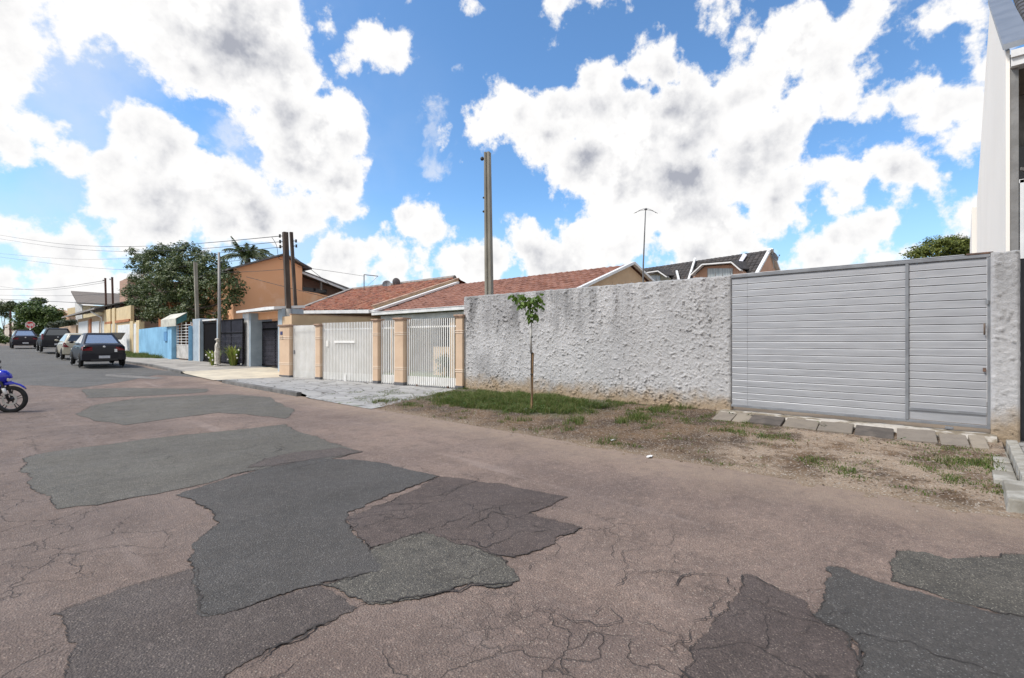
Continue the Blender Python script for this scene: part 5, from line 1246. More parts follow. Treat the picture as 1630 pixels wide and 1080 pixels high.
# far trees at the left
tree('leafy_tree', 'bushy green tree behind the stop sign at the far end of the street', tuple(atD(66, 541, 78))[:2]+(.9,), 3.0, .25,
     [lob(60, 500, 78, 22, 16), lob(82, 505, 78, 18, 14), lob(42, 510, 78, 16, 12), lob(70, 520, 78, 24, 14), lob(95, 512, 78, 10, 8), lob(58, 486, 78, 9, 7), lob(38, 524, 78, 11, 7), lob(78, 530, 78, 18, 10)], m_leafg, 520, 22, .28, .2, 8)
for i, (L_, mt, lb, sd_) in enumerate((
 ([(38, 497, 100, 9, 11), (36, 487, 100, 5, 6)], m_leafg, 'narrow conical tree left of the bushy green tree', 21),
 ([(6, 489, 115, 7, 8), (1, 494, 115, 8, 12), (8, 499, 115, 6, 8)], m_leafd, 'dark distant tree at the left edge of the street end', 22),
 ([(18, 488, 112, 6, 7)], m_leafd, 'small distant round-headed tree between the two at the far left', 23),
 ([(62, 480, 105, 7, 5), (54, 484, 105, 4, 4)], m_leafd, 'feathery treetop poking out above the bushy green tree', 24))):
    p0 = atD(L_[0][0], 541, L_[0][2]); tree('distant_tree', lb, (p0.x, p0.y, .9), 3.5, .15, [lob(a, b, c, d, e) for a, b, c, d, e in L_], mt, 150, 16, .25, .2, sd_)
g = crown([lob(100, 517, 72, 13, 5), lob(86, 521, 73, 9, 6), lob(112, 514, 71, 9, 4)], 160, 22, .2, .14, 31); hd = g.build('hedge', leafmat('grey green hedge', [(.05, .07, .04), (.08, .10, .06), (.04, .06, .03)], .2), fix=False, org=tuple(atD(100, 521, 72))); tag(hd, 'rounded grey-green hedge spilling over the tan street wall', 'hedge')
g = crown([lob(5, 541, 66, 9, 5), lob(15, 543, 66, 7, 4), lob(-8, 540, 66, 9, 6)], 110, 22, .2, .13, 33); hd = g.build('roadside_bush', m_leafg, fix=False, org=tuple(atD(8, 543, 66))); tag(hd, 'low grassy bush beside the far crossing at the left edge', 'bush')
# scrub and backdrop beyond the crossing
g = crown([lob(px, 538-random.uniform(0, 4), random.uniform(150, 190), random.uniform(14, 24), random.uniform(5, 10)) for px in range(-60, 130, 13)]+[((x, 330+noise.noise((x*.02, 0, 0))*20, 3), (14, 6, 5)) for x in range(-120, 330, 17)], 1500, 14, 1.2, .9, 41); tag(g.build('distant_woods', m_leafg, fix=False), kind='stuff')
# weeds on the pavement near the first car and at the foot of walls
def dz2(x, y): return szp(x, y)
def dn2(x, y): return (.9 if x > fx(y)-.7 else .45)+.6*noise.noise((x*2, y*1.1, 3))-.15
V, F_ = blades(5500, .08, .28, .02, dn2, dz2, box_=(6.6, 8.2, 37.5, 50)); g = MB(); g.v = V; g.f = F_; tag(g.build('weeds', m_grass, fix=False), kind='stuff')
V, F_ = blades(1400, .02, .05, .012, lambda x, y: .2 if noise.noise((x*1.5, y*1.5, 8)) > .12 else 0, szp, box_=(6.9, 9.3, 11.2, 13.6)); g = MB(); g.v = V; g.f = F_; tag(g.build('weeds', m_grass, fix=False), kind='stuff')

# sapling by the plastered wall
sx, sy, sdp = onG(845, 657, .04); sap = thing('sapling', 'young staked tree with a small leafy head in front of the plastered wall', 'tree', (sx, sy, vz(sx, sy)))
def sp_(px, py): return atD(px, py, sdp)
g = MB(); pts = [sp_(847, 655), sp_(846, 625), sp_(845.5, 590), sp_(846, 560), sp_(845, 540), sp_(846, 515)]
g.tube(pts, [.016, .015, .014, .013, .012, .010], 7); twigs = [[(846, 516), (838, 497), (826, 482), (818, 476)], [(846, 514), (845, 495), (843, 475)], [(846, 514), (855, 495), (856, 478), (857, 470)], [(843, 500), (850, 490), (852, 500)]]
for tw in twigs: g.tube([sp_(*q) for q in tw], [.009]+[.005]*(len(tw)-1), 5)
g.build('trunk', m_bark, sap, smooth=True)
g = MB(); a, b = sp_(843, 657), sp_(845, 562); o_ = Vector((.03, -.03, 0)); g.bar(a+o_, b+o_, .035, .035); g.build('stake', pm('stake wood', (.26, .16, .08), (.15, .09, .045), 9, .9, .4), sap)
m_gcloth = pm('grey sleeve', (.45, .44, .42), (.36, .35, .33), 5, .8, .1)
g = MB().tube([sp_(845.5, 561), sp_(845, 540), sp_(845.5, 520)], .026, 8); g.build('sleeve', m_gcloth, sap, smooth=True)
for py in (562, 596, 537): p = sp_(845, py); MB().lathe([(.03, -.012), (.036, 0), (.03, .012)], tuple(p+Vector((.012, -.012, 0))), 'z', 10).build('tie', m_blk2, sap)
MB().box(sx-.14, sx-.09, sy+.02, sy+.07, 0, .14).build('base_tube', m_gcloth, sap)
random.seed(77); g = MB()
L1 = [(821, 474, 8, 4), (832, 474, 9, 5), (843, 480, 12, 8), (852, 476, 7, 6), (836, 484, 9, 5), (846, 499, 9, 6), (852, 504, 6, 5), (844, 507, 6, 4), (858, 480, 5, 8), (858, 472, 4, 3), (862, 486, 3, 5), (827, 484, 5, 5), (846, 489, 7, 5), (815, 470, 3, 2)]
for px, py, rx_, rz_ in L1:
    for _ in range(int(rx_*2.6)):
        a = random.uniform(0, 6.28); rr = math.sqrt(random.random()); p = sp_(px+math.cos(a)*rx_*rr, py+math.sin(a)*rz_*rr)+Vector((FW[0], FW[1], 0))*random.uniform(-.14, .14)
        dv = Vector((random.uniform(-.5, .5), random.uniform(-.5, .5), random.uniform(-1.0, .05))).normalized(); l = random.uniform(.08, .15); w = dv.cross(rnd_dir()).normalized()*l*.24
        q = p+dv*l; m1 = p+dv*l*.35; m2 = p+dv*l*.7; i = len(g.v); g.v += [tuple(v) for v in (p, m1+w, m2+w*.85, q, m2-w*.85, m1-w)]; g.f += [(i, i+1, i+2, i+3, i+4, i+5)]
g.build('crown', m_young, sap, fix=False)

# flowering blade plants and the garden statue
m_blade = leafmat('sword leaves', [(.12, .20, .03), (.22, .30, .05), (.38, .38, .10), (.08, .14, .025)], .3)
m_petal = pm('white petals', (.85, .85, .80), (.75, .75, .7), 3, .7, 0)
def sword(px, py, d_, h, n, lb, seed, fl):
    random.seed(seed); c = atD(px, py, d_); c.z = szp(c.x, c.y); t_ = thing('flowering_plant', lb, 'plant', tuple(c), 0, 'blade-leaved plants beside the statue'); g = MB()
    for i in range(n):
        a = random.uniform(0, 6.28); l = h*random.uniform(.55, 1.05); sp2 = random.uniform(.1, .75)*l; d2 = Vector((math.cos(a), math.sin(a), 0)); w = Vector((-d2.y, d2.x, 0))*.028
        p0 = c+d2*random.uniform(0, .16); P = [p0, p0+d2*sp2*.25+Vector((0, 0, l*.45)), p0+d2*sp2*.62+Vector((0, 0, l*.8)), p0+d2*sp2+Vector((0, 0, l*random.uniform(.8, 1.0)))]
        ws = [.8, 1, .8, .05]
        for k in range(3): g.quad(P[k]-w*ws[k], P[k]+w*ws[k], P[k+1]+w*ws[k+1], P[k+1]-w*ws[k+1])
    g.build('leaves', m_blade, t_, fix=False)
    for fx_, fy_ in fl:
        p = atD(fx_, fy_, d_-.35); g = MB()
        for k in range(5):
            a = k*1.257; g.blob(p+Vector((math.cos(a)*RT[0], math.cos(a)*RT[1], math.sin(a)))*.022, (.022, .022, .022), 6, 4)
        g.build('flower', m_petal, t_, smooth=True)
DS = 24.2
sword(340, 583, DS+.1, .82, 80, 'clump of green blade leaves with white flowers left of the statue', 5, [(334.5, 561), (328, 565.5), (338, 564.5), (332.5, 569.5), (338, 567), (343, 572), (338.5, 573.5)])
sword(372, 583.5, DS, 1.05, 110, 'taller clump of blade leaves with white flowers right of the statue', 6, [(380, 557.5), (376.5, 565), (377.5, 570), (362.5, 572.5), (384, 580)])
def skin(name, V, E, R_, mat, parent=None, sub=2):
    me = bpy.data.meshes.new(name); me.from_pydata([tuple(v) for v in V], E, []); o = bpy.data.objects.new(name, me); COL.objects.link(o)
    m = o.modifiers.new('skin', 'SKIN'); 
    for i, r in enumerate(R_): me.skin_vertices[0].data[i].radius = (r, r) if not isinstance(r, tuple) else r
    me.skin_vertices[0].data[0].use_root = True
    s = o.modifiers.new('sub', 'SUBSURF'); s.levels = sub; s.render_levels = sub; m.use_smooth_shade = True; me.materials.append(mat)
    if parent is not None: o.parent = parent
    return o
m_stat = pm('pale weathered statue', (.68, .64, .58), (.42, .39, .35), 9, .9, .5, 30, .01)
sc_p = atD(345.5, 584, DS-.5); sc_p.z = szp(sc_p.x, sc_p.y)
ST = thing('garden_statue', 'pale stone garden statue of a standing draped figure between two flowering plants', 'statue', tuple(sc_p), rad(-125))
H_ = 1.34; u = H_/7.0
def add_skin(mod_parent):
    V = [(0, 0, 3.5), (0, 0, 4.1), (0, .05, 4.9), (0, .05, 5.65), (0, .06, 6.0), (0, .1, 6.35), (0, .12, 6.75),      # pelvis..head top
         (.62, .05, 5.45), (.95, .2, 4.7), (.55, .62, 4.6), (.15, .70, 4.9),          # left arm folded
         (-.62, .05, 5.45), (-.9, -.1, 4.5), (-.72, .25, 3.75), (-.62, .35, 3.45),      # right arm hanging
         (.3, .02, 3.3), (.34, .15, 1.9), (.3, -.02, .45), (.32, .3, .28),
         (-.3, 0, 3.3), (-.3, .02, 1.9), (-.26, -.05, .45), (-.3, .28, .28)]
    E = [(0, 1), (1, 2), (2, 3), (3, 4), (4, 5), (5, 6), (3, 7), (7, 8), (8, 9), (9, 10), (3, 11), (11, 12), (12, 13), (13, 14), (0, 15), (15, 16), (16, 17), (17, 18), (0, 19), (19, 20), (20, 21), (21, 22)]
    R_ = [.62, .50, .62, .42, .18, .40, .34, .22, .18, .15, .12, .22, .18, .14, .12, .36, .25, .16, .13, .36, .25, .16, .13]
    return skin('body', [Vector(v)*u for v in V], E, [r*u for r in R_], m_stat, mod_parent)
add_skin(ST)
random.seed(4); g = MB()
for _ in range(46):
    d = rnd_dir(); d.z = abs(d.z)*1.0-.15; p = Vector((0, .06, 6.62))*u+Vector((d.x*.42, d.y*.40-.05, d.z*.42))*u
    if d.y > .55 and d.z < .3: continue
    g.blob(p, (.14*u,)*3 if False else .14*u, 6, 4)
hair = g.build('curls', m_stat, None, smooth=True); hair.parent = ST
g = MB(); nl = 20; prof = [(.5, 4.05), (.66, 3.6), (.70, 2.8), (.62, 1.9), (.66, 1.0), (.74, .55)]; i0 = 0
for r_, h in prof:
    for j in range(nl):
        a = 2*math.pi*j/nl; rr = r_*(1+.10*math.sin(a*7+h)); g.v.append((math.cos(a)*rr*u, (math.sin(a)*rr*.85+.02)*u, h*u))
for k in range(len(prof)-1):
    for j in range(nl): a = k*nl+j; b = k*nl+(j+1) % nl; g.f.append((a, b, b+nl, a+nl))
dp_ = g.build('drapery', m_stat, None, smooth=True); dp_.parent = ST
g = MB().lathe([(0, 0), (.85*u, 0), (.85*u, .15*u), (.7*u, .25*u), (0, .27*u)], (0, 0, 0), 'z', 16); pl = g.build('plinth', m_stat, None); pl.parent = ST
for a in (-.16, .16):
    e = MB().blob((a*u, .47*u, 6.45*u), .05*u, 6, 4).build('eye', m_stat); e.parent = ST
e = MB().blob((0, .52*u, 6.33*u), (.06*u, .1*u, .09*u), 6, 4).build('nose', m_stat); e.parent = ST

# ------------------------------------------------------------------ poles and wires
m_pwood = pm('dark timber pole', (.055, .040, .032), (.10, .075, .06), 4, .9, .4, stretch=(1, 1, .2))
m_pgal = pm('grey steel pole', (.30, .29, .28), (.20, .19, .18), 3, .6, .2, stretch=(1, 1, .2))
m_prust = pm('brown far pole', (.13, .065, .05), (.08, .045, .035), 3, .9, .2)
def pole(name, lb, top, bot, d_, w, mat, grp=None, square=True, ins=(), side=-1, zb=None, lower=None):
    a, b = atD(top[0], top[1], d_), atD(bot[0], bot[1], d_)
    if zb is not None: k = (zb-b.z)/(b.z-a.z); b = b+(b-a)*k
    t_ = thing(name, lb, 'pole', tuple(b), 0, grp); g = MB()
    if square: g.bar(b, a, w, w*.9)
    else: g.tube([b, a], [w*.62, w*.42], 9)
    g.build('shaft', mat, t_, smooth=not square)
    if lower:
        q = atD(lower[0], lower[1], d_-.02); g = MB(); g.tube([b, q], w*.72, 9); g.build('sleeve', m_pgal, t_, smooth=True)
    rv = Vector((RT[0], RT[1], 0))
    for py in ins:
        u_ = (py-top[1])/(bot[1]-top[1]); q = atD(top[0]+(bot[0]-top[0])*u_, py, d_); g = MB()
        g.tube([q, q+rv*side*(w/2+.12)], .018, 5); c = q+rv*side*(w/2+.14)
        g.lathe([(0, -.07), (.035, -.07), (.05, -.045), (.03, -.02), (.05, .0), (.03, .025), (.05, .05), (.03, .075), (0, .08)], tuple(c), 'z', 9); g.build('insulator', m_blk2, t_, smooth=True)
    return a
pole('utility_pole', 'thicker dark wooden pole with a grey steel foot, nearer of the near pair', (454, 370), (459.5, 514), 21.6, .20, m_pwood, 'dark pole pairs', ins=(376, 385, 393), zb=.2, lower=(459, 492))
pole('utility_pole', 'slimmer dark wooden pole right behind the one with the steel foot', (463.5, 370), (471, 499), 23.2, .13, m_pwood, 'dark pole pairs', ins=(384, 392), side=1, zb=.2)
pole('street_post', 'thin grey metal pole in front of the black gates', (348.5, 402), (349.5, 577), 25.4, .13, m_pgal, None, square=False, ins=(406,), zb=.4)
pole('street_post', 'brown concrete pole in front of the big dark tree', (311, 418), (314, 508), 29.3, .17, m_cpole, None, zb=.4, ins=())
pole('utility_pole', 'left one of the two far brown poles above the yellow garage house', (167.5, 443), (169, 494), 50, .16, m_prust, 'dark pole pairs', ins=(447,), zb=.6)
pole('utility_pole', 'right one of the two far brown poles above the yellow garage house', (178.5, 441.5), (180, 492), 49, .16, m_prust, 'dark pole pairs', ins=(445,), zb=.6, side=-1)
for px, dd_, yt in ((16, 105, 507), (10, 110, 502), (28, 98, 503)):
    pass
pole('street_post', 'faint tall far pole by the stop sign at the street end', (16.5, 495), (16.5, 540), 95, .3, m_prust, None, zb=.8)
m_wire = pm('black cable', (.015, .015, .017), (.02, .02, .02), 3, .6, 0)
def wire(lb, pts, r=.012):
    P = [atD(*p) for p in pts]; out = []
    for i in range(len(P)-1):
        n = 8
        for k in range(n): out.append(P[i].lerp(P[i+1], k/n))
    out.append(P[-1])
    # smooth sag by averaging
    for _ in range(12):
        out = [out[0]]+[(out[i-1]+out[i]*2+out[i+1])/4 for i in range(1, len(out)-1)]+[out[-1]]
    o = MB().tube(out, r, 5).build('power_cable', m_wire, smooth=True, org=tuple(out[0])); tag(o, lb, 'cable', 'overhead cables along the street')
wire('topmost black cable running from the dark pole pair across the tree to the left edge', [(447, 376, 21.6), (300, 390, 31), (180, 394, 45), (90, 389, 58), (-10, 373, 75)], .016)
wire('second cable just below the topmost one, left of the dark pole pair', [(447, 385, 21.6), (320, 397, 31), (200, 402, 45), (100, 396, 58), (-10, 379, 75)], .014)
wire('third cable passing behind the dark tree crown', [(454, 393, 21.7), (330, 405, 31), (215, 412, 45), (110, 414, 60), (-10, 403, 76)], .012)
wire('fourth cable dipping towards the left edge above the yellow house', [(455, 405, 21.7), (340, 420, 31), (215, 432, 45), (110, 424, 60), (-10, 408, 76)], .012)
wire('long cable reaching the left of the two far poles', [(166.5, 447, 50), (110, 456, 62), (60, 461, 75), (-10, 461, 95)], .022)
wire('cable reaching the far pole pair just under the long one', [(166.5, 450, 50), (110, 459, 62), (60, 464, 75), (-10, 455, 95)], .016)
wire('lowest far cable crossing above the far trees', [(205, 487, 60), (120, 482, 70), (60, 479, 85), (-10, 476, 100)], .035)
wire('faint middle cable over the far cream house', [(200, 466, 50), (110, 472, 66), (-10, 470, 95)], .018)
wire('cable sloping from the dark poles down to the red roof at right', [(466, 408, 23), (500, 433, 23.5), (528, 456, 24)], .012)
wire('cable from the thin grey pole across the orange wall to the red roof', [(392, 441, 25.4), (450, 456, 24), (530, 476, 23)], .012)
wire('cable across the orange wall between the grey and dark poles', [(350, 434, 25.4), (400, 433, 24), (455, 429, 21.8)], .010)
wire('thin pale line running from the dark poles to the pipe aerial', [(474, 425, 23.3), (520, 431, 26), (580, 440, 33)], .010)
wire('drop cable hanging beside the insulators of the nearer dark pole', [(432, 377, 21.5), (441, 390, 21.5), (443, 415, 21.6), (453, 412, 21.7)], .010)

# stop sign
m_red2 = pm('red sign paint', (.60, .03, .03), (.5, .03, .03), 2, .4, 0); m_sw = pm('sign white', (.82, .82, .82), (.75, .75, .75), 2, .4, 0)
dS = 50; c = atD(48, 517.5, dS); base = atD(48.5, 541, dS); SG = thing('stop_sign', 'red octagonal stop sign on a pale post at the far crossing', 'sign', (base.x, base.y, .6))
f = Vector((-c.x, -c.y, 0)).normalized(); rv = Vector((0, 0, 1)).cross(f); R8 = 6.1*dS/FPX
def octo(r, off): return [c+f*off+(rv*math.cos(math.pi/8+k*math.pi/4)+Vector((0, 0, 1))*math.sin(math.pi/8+k*math.pi/4))*r for k in range(8)]
MB().prism(octo(R8, 0), -f*.02).build('rim', m_sw, SG); MB().prism(octo(R8*.9, .008), -f*.007).build('plate', m_red2, SG)
LT = {'P': [(0, 0, 0, 1), (0, 1, .8, 1), (.8, 1, .8, .5), (0, .5, .8, .5)], 'A': [(0, 0, .4, 1), (.4, 1, .8, 0), (.15, .4, .65, .4)], 'R': [(0, 0, 0, 1), (0, 1, .8, 1), (.8, 1, .8, .5), (0, .5, .8, .5), (.3, .5, .8, 0)], 'E': [(0, 0, 0, 1), (0, 1, .8, 1), (0, .5, .7, .5), (0, 0, .8, 0)]}
for i, ch in enumerate('PARE'):
    g = MB(); lw = R8*.36; x0 = -R8*.74+i*R8*.39
    for (ua, va, ub, vb) in LT[ch]:
        a = c+f*.012+rv*(x0+ua*lw*.95)+Vector((0, 0, (va-.5)*R8*.62)); b = c+f*.012+rv*(x0+ub*lw*.95)+Vector((0, 0, (vb-.5)*R8*.62)); g.bar(a, b, .035, .005, up=tuple(f)) if False else g.bar(a, b, .006, .045, up=tuple((b-a).normalized().cross(f)))
    g.build('letter', m_sw, SG)
MB().tube([base-Vector((0, 0, 1)), c-Vector((0, 0, R8*.2))-f*.03], .045, 8).build('post', m_sw, SG, smooth=True)
# raised rubbish trough on the pavement behind the first car
bx = thing('bin_trough', 'raised grey metal rubbish trough on a post behind the nearest parked car', 'bin', (7.6, 47, .5))
d_ = 36; a, b = atD(174, 529, d_), atD(196, 529, d_)
xb, yb_, _ = onX(185, 7.5); zb1, zb2 = zat(530, _), zat(541, _)
g = MB(); w2 = .42; h2 = 1.05
g.v += [(xb-w2, yb_-h2, zb1), (xb+w2, yb_-h2, zb1), (xb+w2, yb_+h2, zb1), (xb-w2, yb_+h2, zb1), (xb-w2*.5, yb_-h2*.6, zb2), (xb+w2*.5, yb_-h2*.6, zb2), (xb+w2*.5, yb_+h2*.6, zb2), (xb-w2*.5, yb_+h2*.6, zb2)]
g.f += [(0, 1, 5, 4), (1, 2, 6, 5), (2, 3, 7, 6), (3, 0, 4, 7), (4, 5, 6, 7)]; g.build('trough', m_alud, bx); MB().tube([(xb, yb_, .4), (xb, yb_, zb2)], .05, 8).build('post', m_alud, bx)

pc = onX(706, 13.4); t_ = thing('shrub', 'small green shrub on the lawn against the low peach wall', 'shrub', (pc[0], pc[1], .09)); crown([((pc[0], pc[1], .55), (.35, .35, .45))], 40, 14, .1, .07, 55).build('leaves', m_leafg, t_, fix=False)
# ------------------------------------------------------------------ vehicles
def paint(name, c, coat=.25, rough=.5):
    t = MT(name); t.col(t.mix(t.mr(t.noise(3, 4, .6), .4, .7, 0, .25), c, tuple(x*.7+.004 for x in c))).rough(rough)
    t.p.inputs['Coat Weight'].default_value = coat; t.p.inputs['Specular IOR Level'].default_value = .3; t.p.inputs['Coat Roughness'].default_value = .08; return t.m
m_tyre = pm('tyre rubber', (.012, .012, .012), (.025, .024, .023), 9, .85, .2)
m_rim = pm('wheel cover silver', (.62, .62, .63), (.5, .5, .51), 8, .4, 0)
m_plas = pm('black plastic', (.012, .012, .014), (.02, .02, .022), 5, .5, .05)
m_cglass = MT('car glass'); m_cglass.col((.55, .56, .57)).rough(.05); m_cglass.p.inputs['Metallic'].default_value = .75; m_cglass = m_cglass.m
m_cglass2 = MT('tinted car glass'); m_cglass2.col((.12, .13, .14)).rough(.06); m_cglass2.p.inputs['Metallic'].default_value = .7; m_cglass2 = m_cglass2.m
m_tail = MT('tail lamp red'); m_tail.col((.16, .010, .016)).rough(.12); m_tail = m_tail.m
m_ind = pm('clear lamp', (.75, .72, .66), (.65, .62, .6), 4, .15, 0)
m_plate = pm('number plate', (.55, .56, .60), (.46, .47, .52), 20, .5, 0)
def loft(g, rings, close=True):
    i0 = len(g.v); n = len(rings[0])
    for r in rings: g.v += [tuple(p) for p in r]
    for k in range(len(rings)-1):
        for j in range(n if close else n-1):
            a = i0+k*n+j; b = i0+k*n+(j+1) % n; g.f.append((a, b, b+n, a+n))
    g.f.append(tuple(i0+j for j in range(n))[::-1]); g.f.append(tuple(i0+(len(rings)-1)*n+j for j in range(n)))
def make_car(name, lb, loc, mpaint, kind='sedan', L_=4.1, W_=1.62, H_=1.43, rz=0.0, dark=False, grp='cars parked along the kerb'):
    c = thing(name, lb, 'car', (0, 0, 0), 0, grp); hw = W_/2; k = H_/1.43
    if kind == 'sedan':
        ST_ = [(0, .62, .34, .62), (.03, .74, .30, .84), (.10, .80, .25, .955), (.30, .97, .22, .99), (.60, 1.0, .20, 1.0), (1.1, 1.0, .19, .97), (2.0, 1.0, .19, .95), (2.75, 1.0, .19, .935), (3.2, .99, .19, .90), (3.6, .96, .21, .82), (3.9, .90, .24, .72), (4.05, .78, .28, .60), (4.1, .60, .34, .48)]
        gb0, gb1, gr0, gr1 = .50, 2.98, 1.30, 2.15
    else:
        ST_ = [(0, .70, .36, .70), (.03, .88, .30, .95), (.10, .97, .25, 1.0), (.35, 1.0, .21, 1.02), (.8, 1.0, .20, 1.0), (1.4, 1.0, .19, .98), (2.2, 1.0, .19, .96), (2.8, 1.0, .19, .94), (3.25, .99, .19, .90), (3.6, .96, .21, .80), (3.9, .90, .24, .70), (4.05, .78, .28, .60), (4.1, .60, .34, .48)]
        gb0, gb1, gr0, gr1 = .08, 3.0, .42, 2.2
    if kind == 'suv': gb0, gr0 = .05, .22
    ls = L_/4.1; rings = []
    sh = .06 if kind == 'suv' else 0
    for y, wf, zb, zt in ST_:
        w = hw*(wf if wf > .9 else .85+.15*wf) ; zt = zt*k; zb = zb*k+sh; m = zb+(zt-zb)*.45
        half = [(0, zb), (w*.82, zb), (w*.97, zb+.05), (w, m), (w*.985, zt-.13), (w*.93, zt-.045), (w*.80, zt-.005), (w*.4, zt+.012)]
        ring = [(x, y*ls, z) for x, z in half]+[(0, y*ls, zt+.016)]+[(-x, y*ls, z) for x, z in half[:0:-1]]
        rings.append(ring)
    g = MB(); loft(g, rings); body = g.build('body', mpaint, c, smooth=True); ss = body.modifiers.new('s', 'SUBSURF'); ss.levels = 1; ss.render_levels = 1
    zbt = .96*k; zrf = H_; wb, wr = hw*.93, hw*.67
    # greenhouse
    def ghr(u):     # u 0..1 from belt to roof
        y0 = gb0+(gr0-gb0)*u; y1 = gb1+(gr1-gb1)*u; w = wb+(wr-wb)*u; z = zbt-.03+(zrf-.05-zbt+.03)*u; cr_ = .05*(1-u)+.06
        return [(-w*.92, y0*ls-.0, z), (w*.92, y0*ls-.0, z), (w, (y0+.10)*ls, z), (w, y1*ls-.12, z), (w*.9, y1*ls, z), (-w*.9, y1*ls, z), (-w, y1*ls-.12, z), (-w, (y0+.10)*ls, z)]
    g = MB(); R_ = [ghr(0), ghr(.5), ghr(.93)]; top = [(x*.93, (y-(gr0+gr1)/2*ls)*.95+(gr0+gr1)/2*ls, zrf-.012) for x, y, z in ghr(1)]; top2 = [(x*.6, (y-(gr0+gr1)/2*ls)*.7+(gr0+gr1)/2*ls, zrf+.006) for x, y, z in ghr(1)]
    loft(g, R_+[ghr(1.0), top, top2]); cb = g.build('cabin', mpaint, c, smooth=True); bv = cb.modifiers.new('b', 'BEVEL'); bv.width = .05; bv.segments = 3; bv.limit_method = 'ANGLE'; bv.angle_limit = rad(14)
    def pane(nm, A_, B_, C_, D_, off):
        # A,B bottom ; C,D top ; inset by fractions
        A_, B_, C_, D_ = map(Vector, (A_, B_, C_, D_)); n = (B_-A_).cross(D_-A_).normalized(); ctr = (A_+B_+C_+D_)/4
        if n.dot(ctr-Vector((0, (gb0+gb1)/2*ls, 1.1))) < 0: n = -n
        g = MB(); q = [p+n*.006 for p in (A_, B_, C_, D_)]; g.quad(*q); return g.build(nm, m_cglass2 if kind != 'sedan' and nm == 'rear_window' else m_cglass, c)
    def P_(u, i, j, t): a, b = Vector(ghr(u)[i]), Vector(ghr(u)[j]); return a.lerp(b, t)
    pane('rear_window', P_(.14, 0, 1, .05), P_(.14, 0, 1, .95), P_(.90, 0, 1, .92), P_(.90, 0, 1, .08), 0)
    pane('windscreen', P_(.10, 5, 4, .04), P_(.10, 5, 4, .96), P_(.90, 5, 4, .94), P_(.90, 5, 4, .06), 0)
    for (i, j) in ((7, 6), (2, 3)):
        for t0, t1, v0, v1 in ((.04, .30, .12, .28), (.33, .62, .31, .62), (.65, .97, .65, .90)) if kind != 'sedan' else ((.06, .47, .10, .47), (.50, .95, .50, .90)):
            pane('side_window', P_(.12, i, j, t0), P_(.12, i, j, t1), P_(.88, i, j, v1), P_(.88, i, j, v0), 0)
    # wheels
    for yy in (.72*ls, 3.28*ls):
        g = None
        for sx in (-1, 1):
            R0 = .29*k+sh*.7; arch = MB().lathe([(0, -.02), (R0+.05, -.02), (R0+.05, .02), (0, .02)], (sx*(hw-.016), yy, R0+.01), 'x', 22).build('wheel_arch', m_plas, c)
            wc = (sx*(hw-.05), yy, R0)
            tr = MB().lathe([(R0*.62, -.085), (R0*.93, -.085), (R0, -.06), (R0, .06), (R0*.93, .085), (R0*.62, .085)], wc, 'x', 28).build('wheel', m_tyre, c, smooth=True)
            x_ = .07*sx; g = MB().lathe([(R0*.64, x_*1.15), (R0*.60, x_*1.1), (R0*.55, x_*.8), (R0*.15, x_*1.05), (0, x_*1.05)], wc, 'x', 20); g.build('rim', m_rim, tr)
            g = MB()
            for s_ in range(6):
                a = s_*math.pi/3; g.bar(Vector(wc)+Vector((x_*1.1, math.cos(a+.35)*R0*.22, math.sin(a+.35)*R0*.22)), Vector(wc)+Vector((x_*1.1, math.cos(a+.35)*R0*.55, math.sin(a+.35)*R0*.55)), .05, .012, up=(1, 0, 0))
            g.build('rim_slots', m_plas, tr)
    zb_ = .30*k+sh
    bm_ = MB(); bp_ = []
    for x in [i/12*2-1 for i in range(13)]: bp_.append((x*hw*.985, -.10*math.sqrt(max(0, 1-x*x*.85))+.06))
    for i in range(12):
        (xa, ya), (xb, yb) = bp_[i], bp_[i+1]
        bm_.quad((xa, ya, zb_), (xb, yb, zb_), (xb, yb, zb_+.27), (xa, ya, zb_+.27)); bm_.quad((xa, ya, zb_+.27), (xb, yb, zb_+.27), (xb, .2, zb_+.30), (xa, .2, zb_+.30)); bm_.quad((xa, ya, zb_), (xb, yb, zb_), (xb, .2, zb_-.02), (xa, .2, zb_-.02))
    for sx in (0, -1):
        x, y = bp_[sx]; bm_.quad((x, y, zb_), (x, .62*ls-.2, zb_-.02), (x, .62*ls-.2, zb_+.30), (x, y, zb_+.27))
    bm_.build('bumper', mpaint, c, smooth=False)
    MB().box(-hw*.6, hw*.6, -.048, .0, zb_-.04, zb_+.05).build('lower_valance', m_plas, c)
    MB().box(-.20, .20, -.066 if kind != 'suv' else -.07, -.03, zb_+.08, zb_+.20).build('number_plate', m_plate, c)
    zl = .70*k+sh
    for sx in (-1, 1):
        if kind == 'sedan':
            q = [(sx*hw*.52, -.0, zl), (sx*hw*.93, .03, zl), (sx*hw*.975, .26, zl+.03), (sx*hw*.97, .26, zl+.17), (sx*hw*.90, .035, zl+.19), (sx*hw*.52, .0, zl+.17)]
        elif kind == 'hatch':
            q = [(sx*hw*.66, .0, zl-.02), (sx*hw*.95, .03, zl-.02), (sx*hw*.99, .18, zl), (sx*hw*.96, .16, zl+.2), (sx*hw*.90, .06, zl+.26), (sx*hw*.80, .01, zl+.1)]
        else:
            q = [(sx*hw*.86, .0, zl), (sx*hw*.99, .02, zl), (sx*hw*1.0, .12, zl), (sx*hw*.97, .12, zl+.42), (sx*hw*.93, .04, zl+.42), (sx*hw*.86, .02, zl+.42)]
        g = MB(); lo_ = [Vector(p)+Vector((sx*.012, -.035, 0)) for p in q]
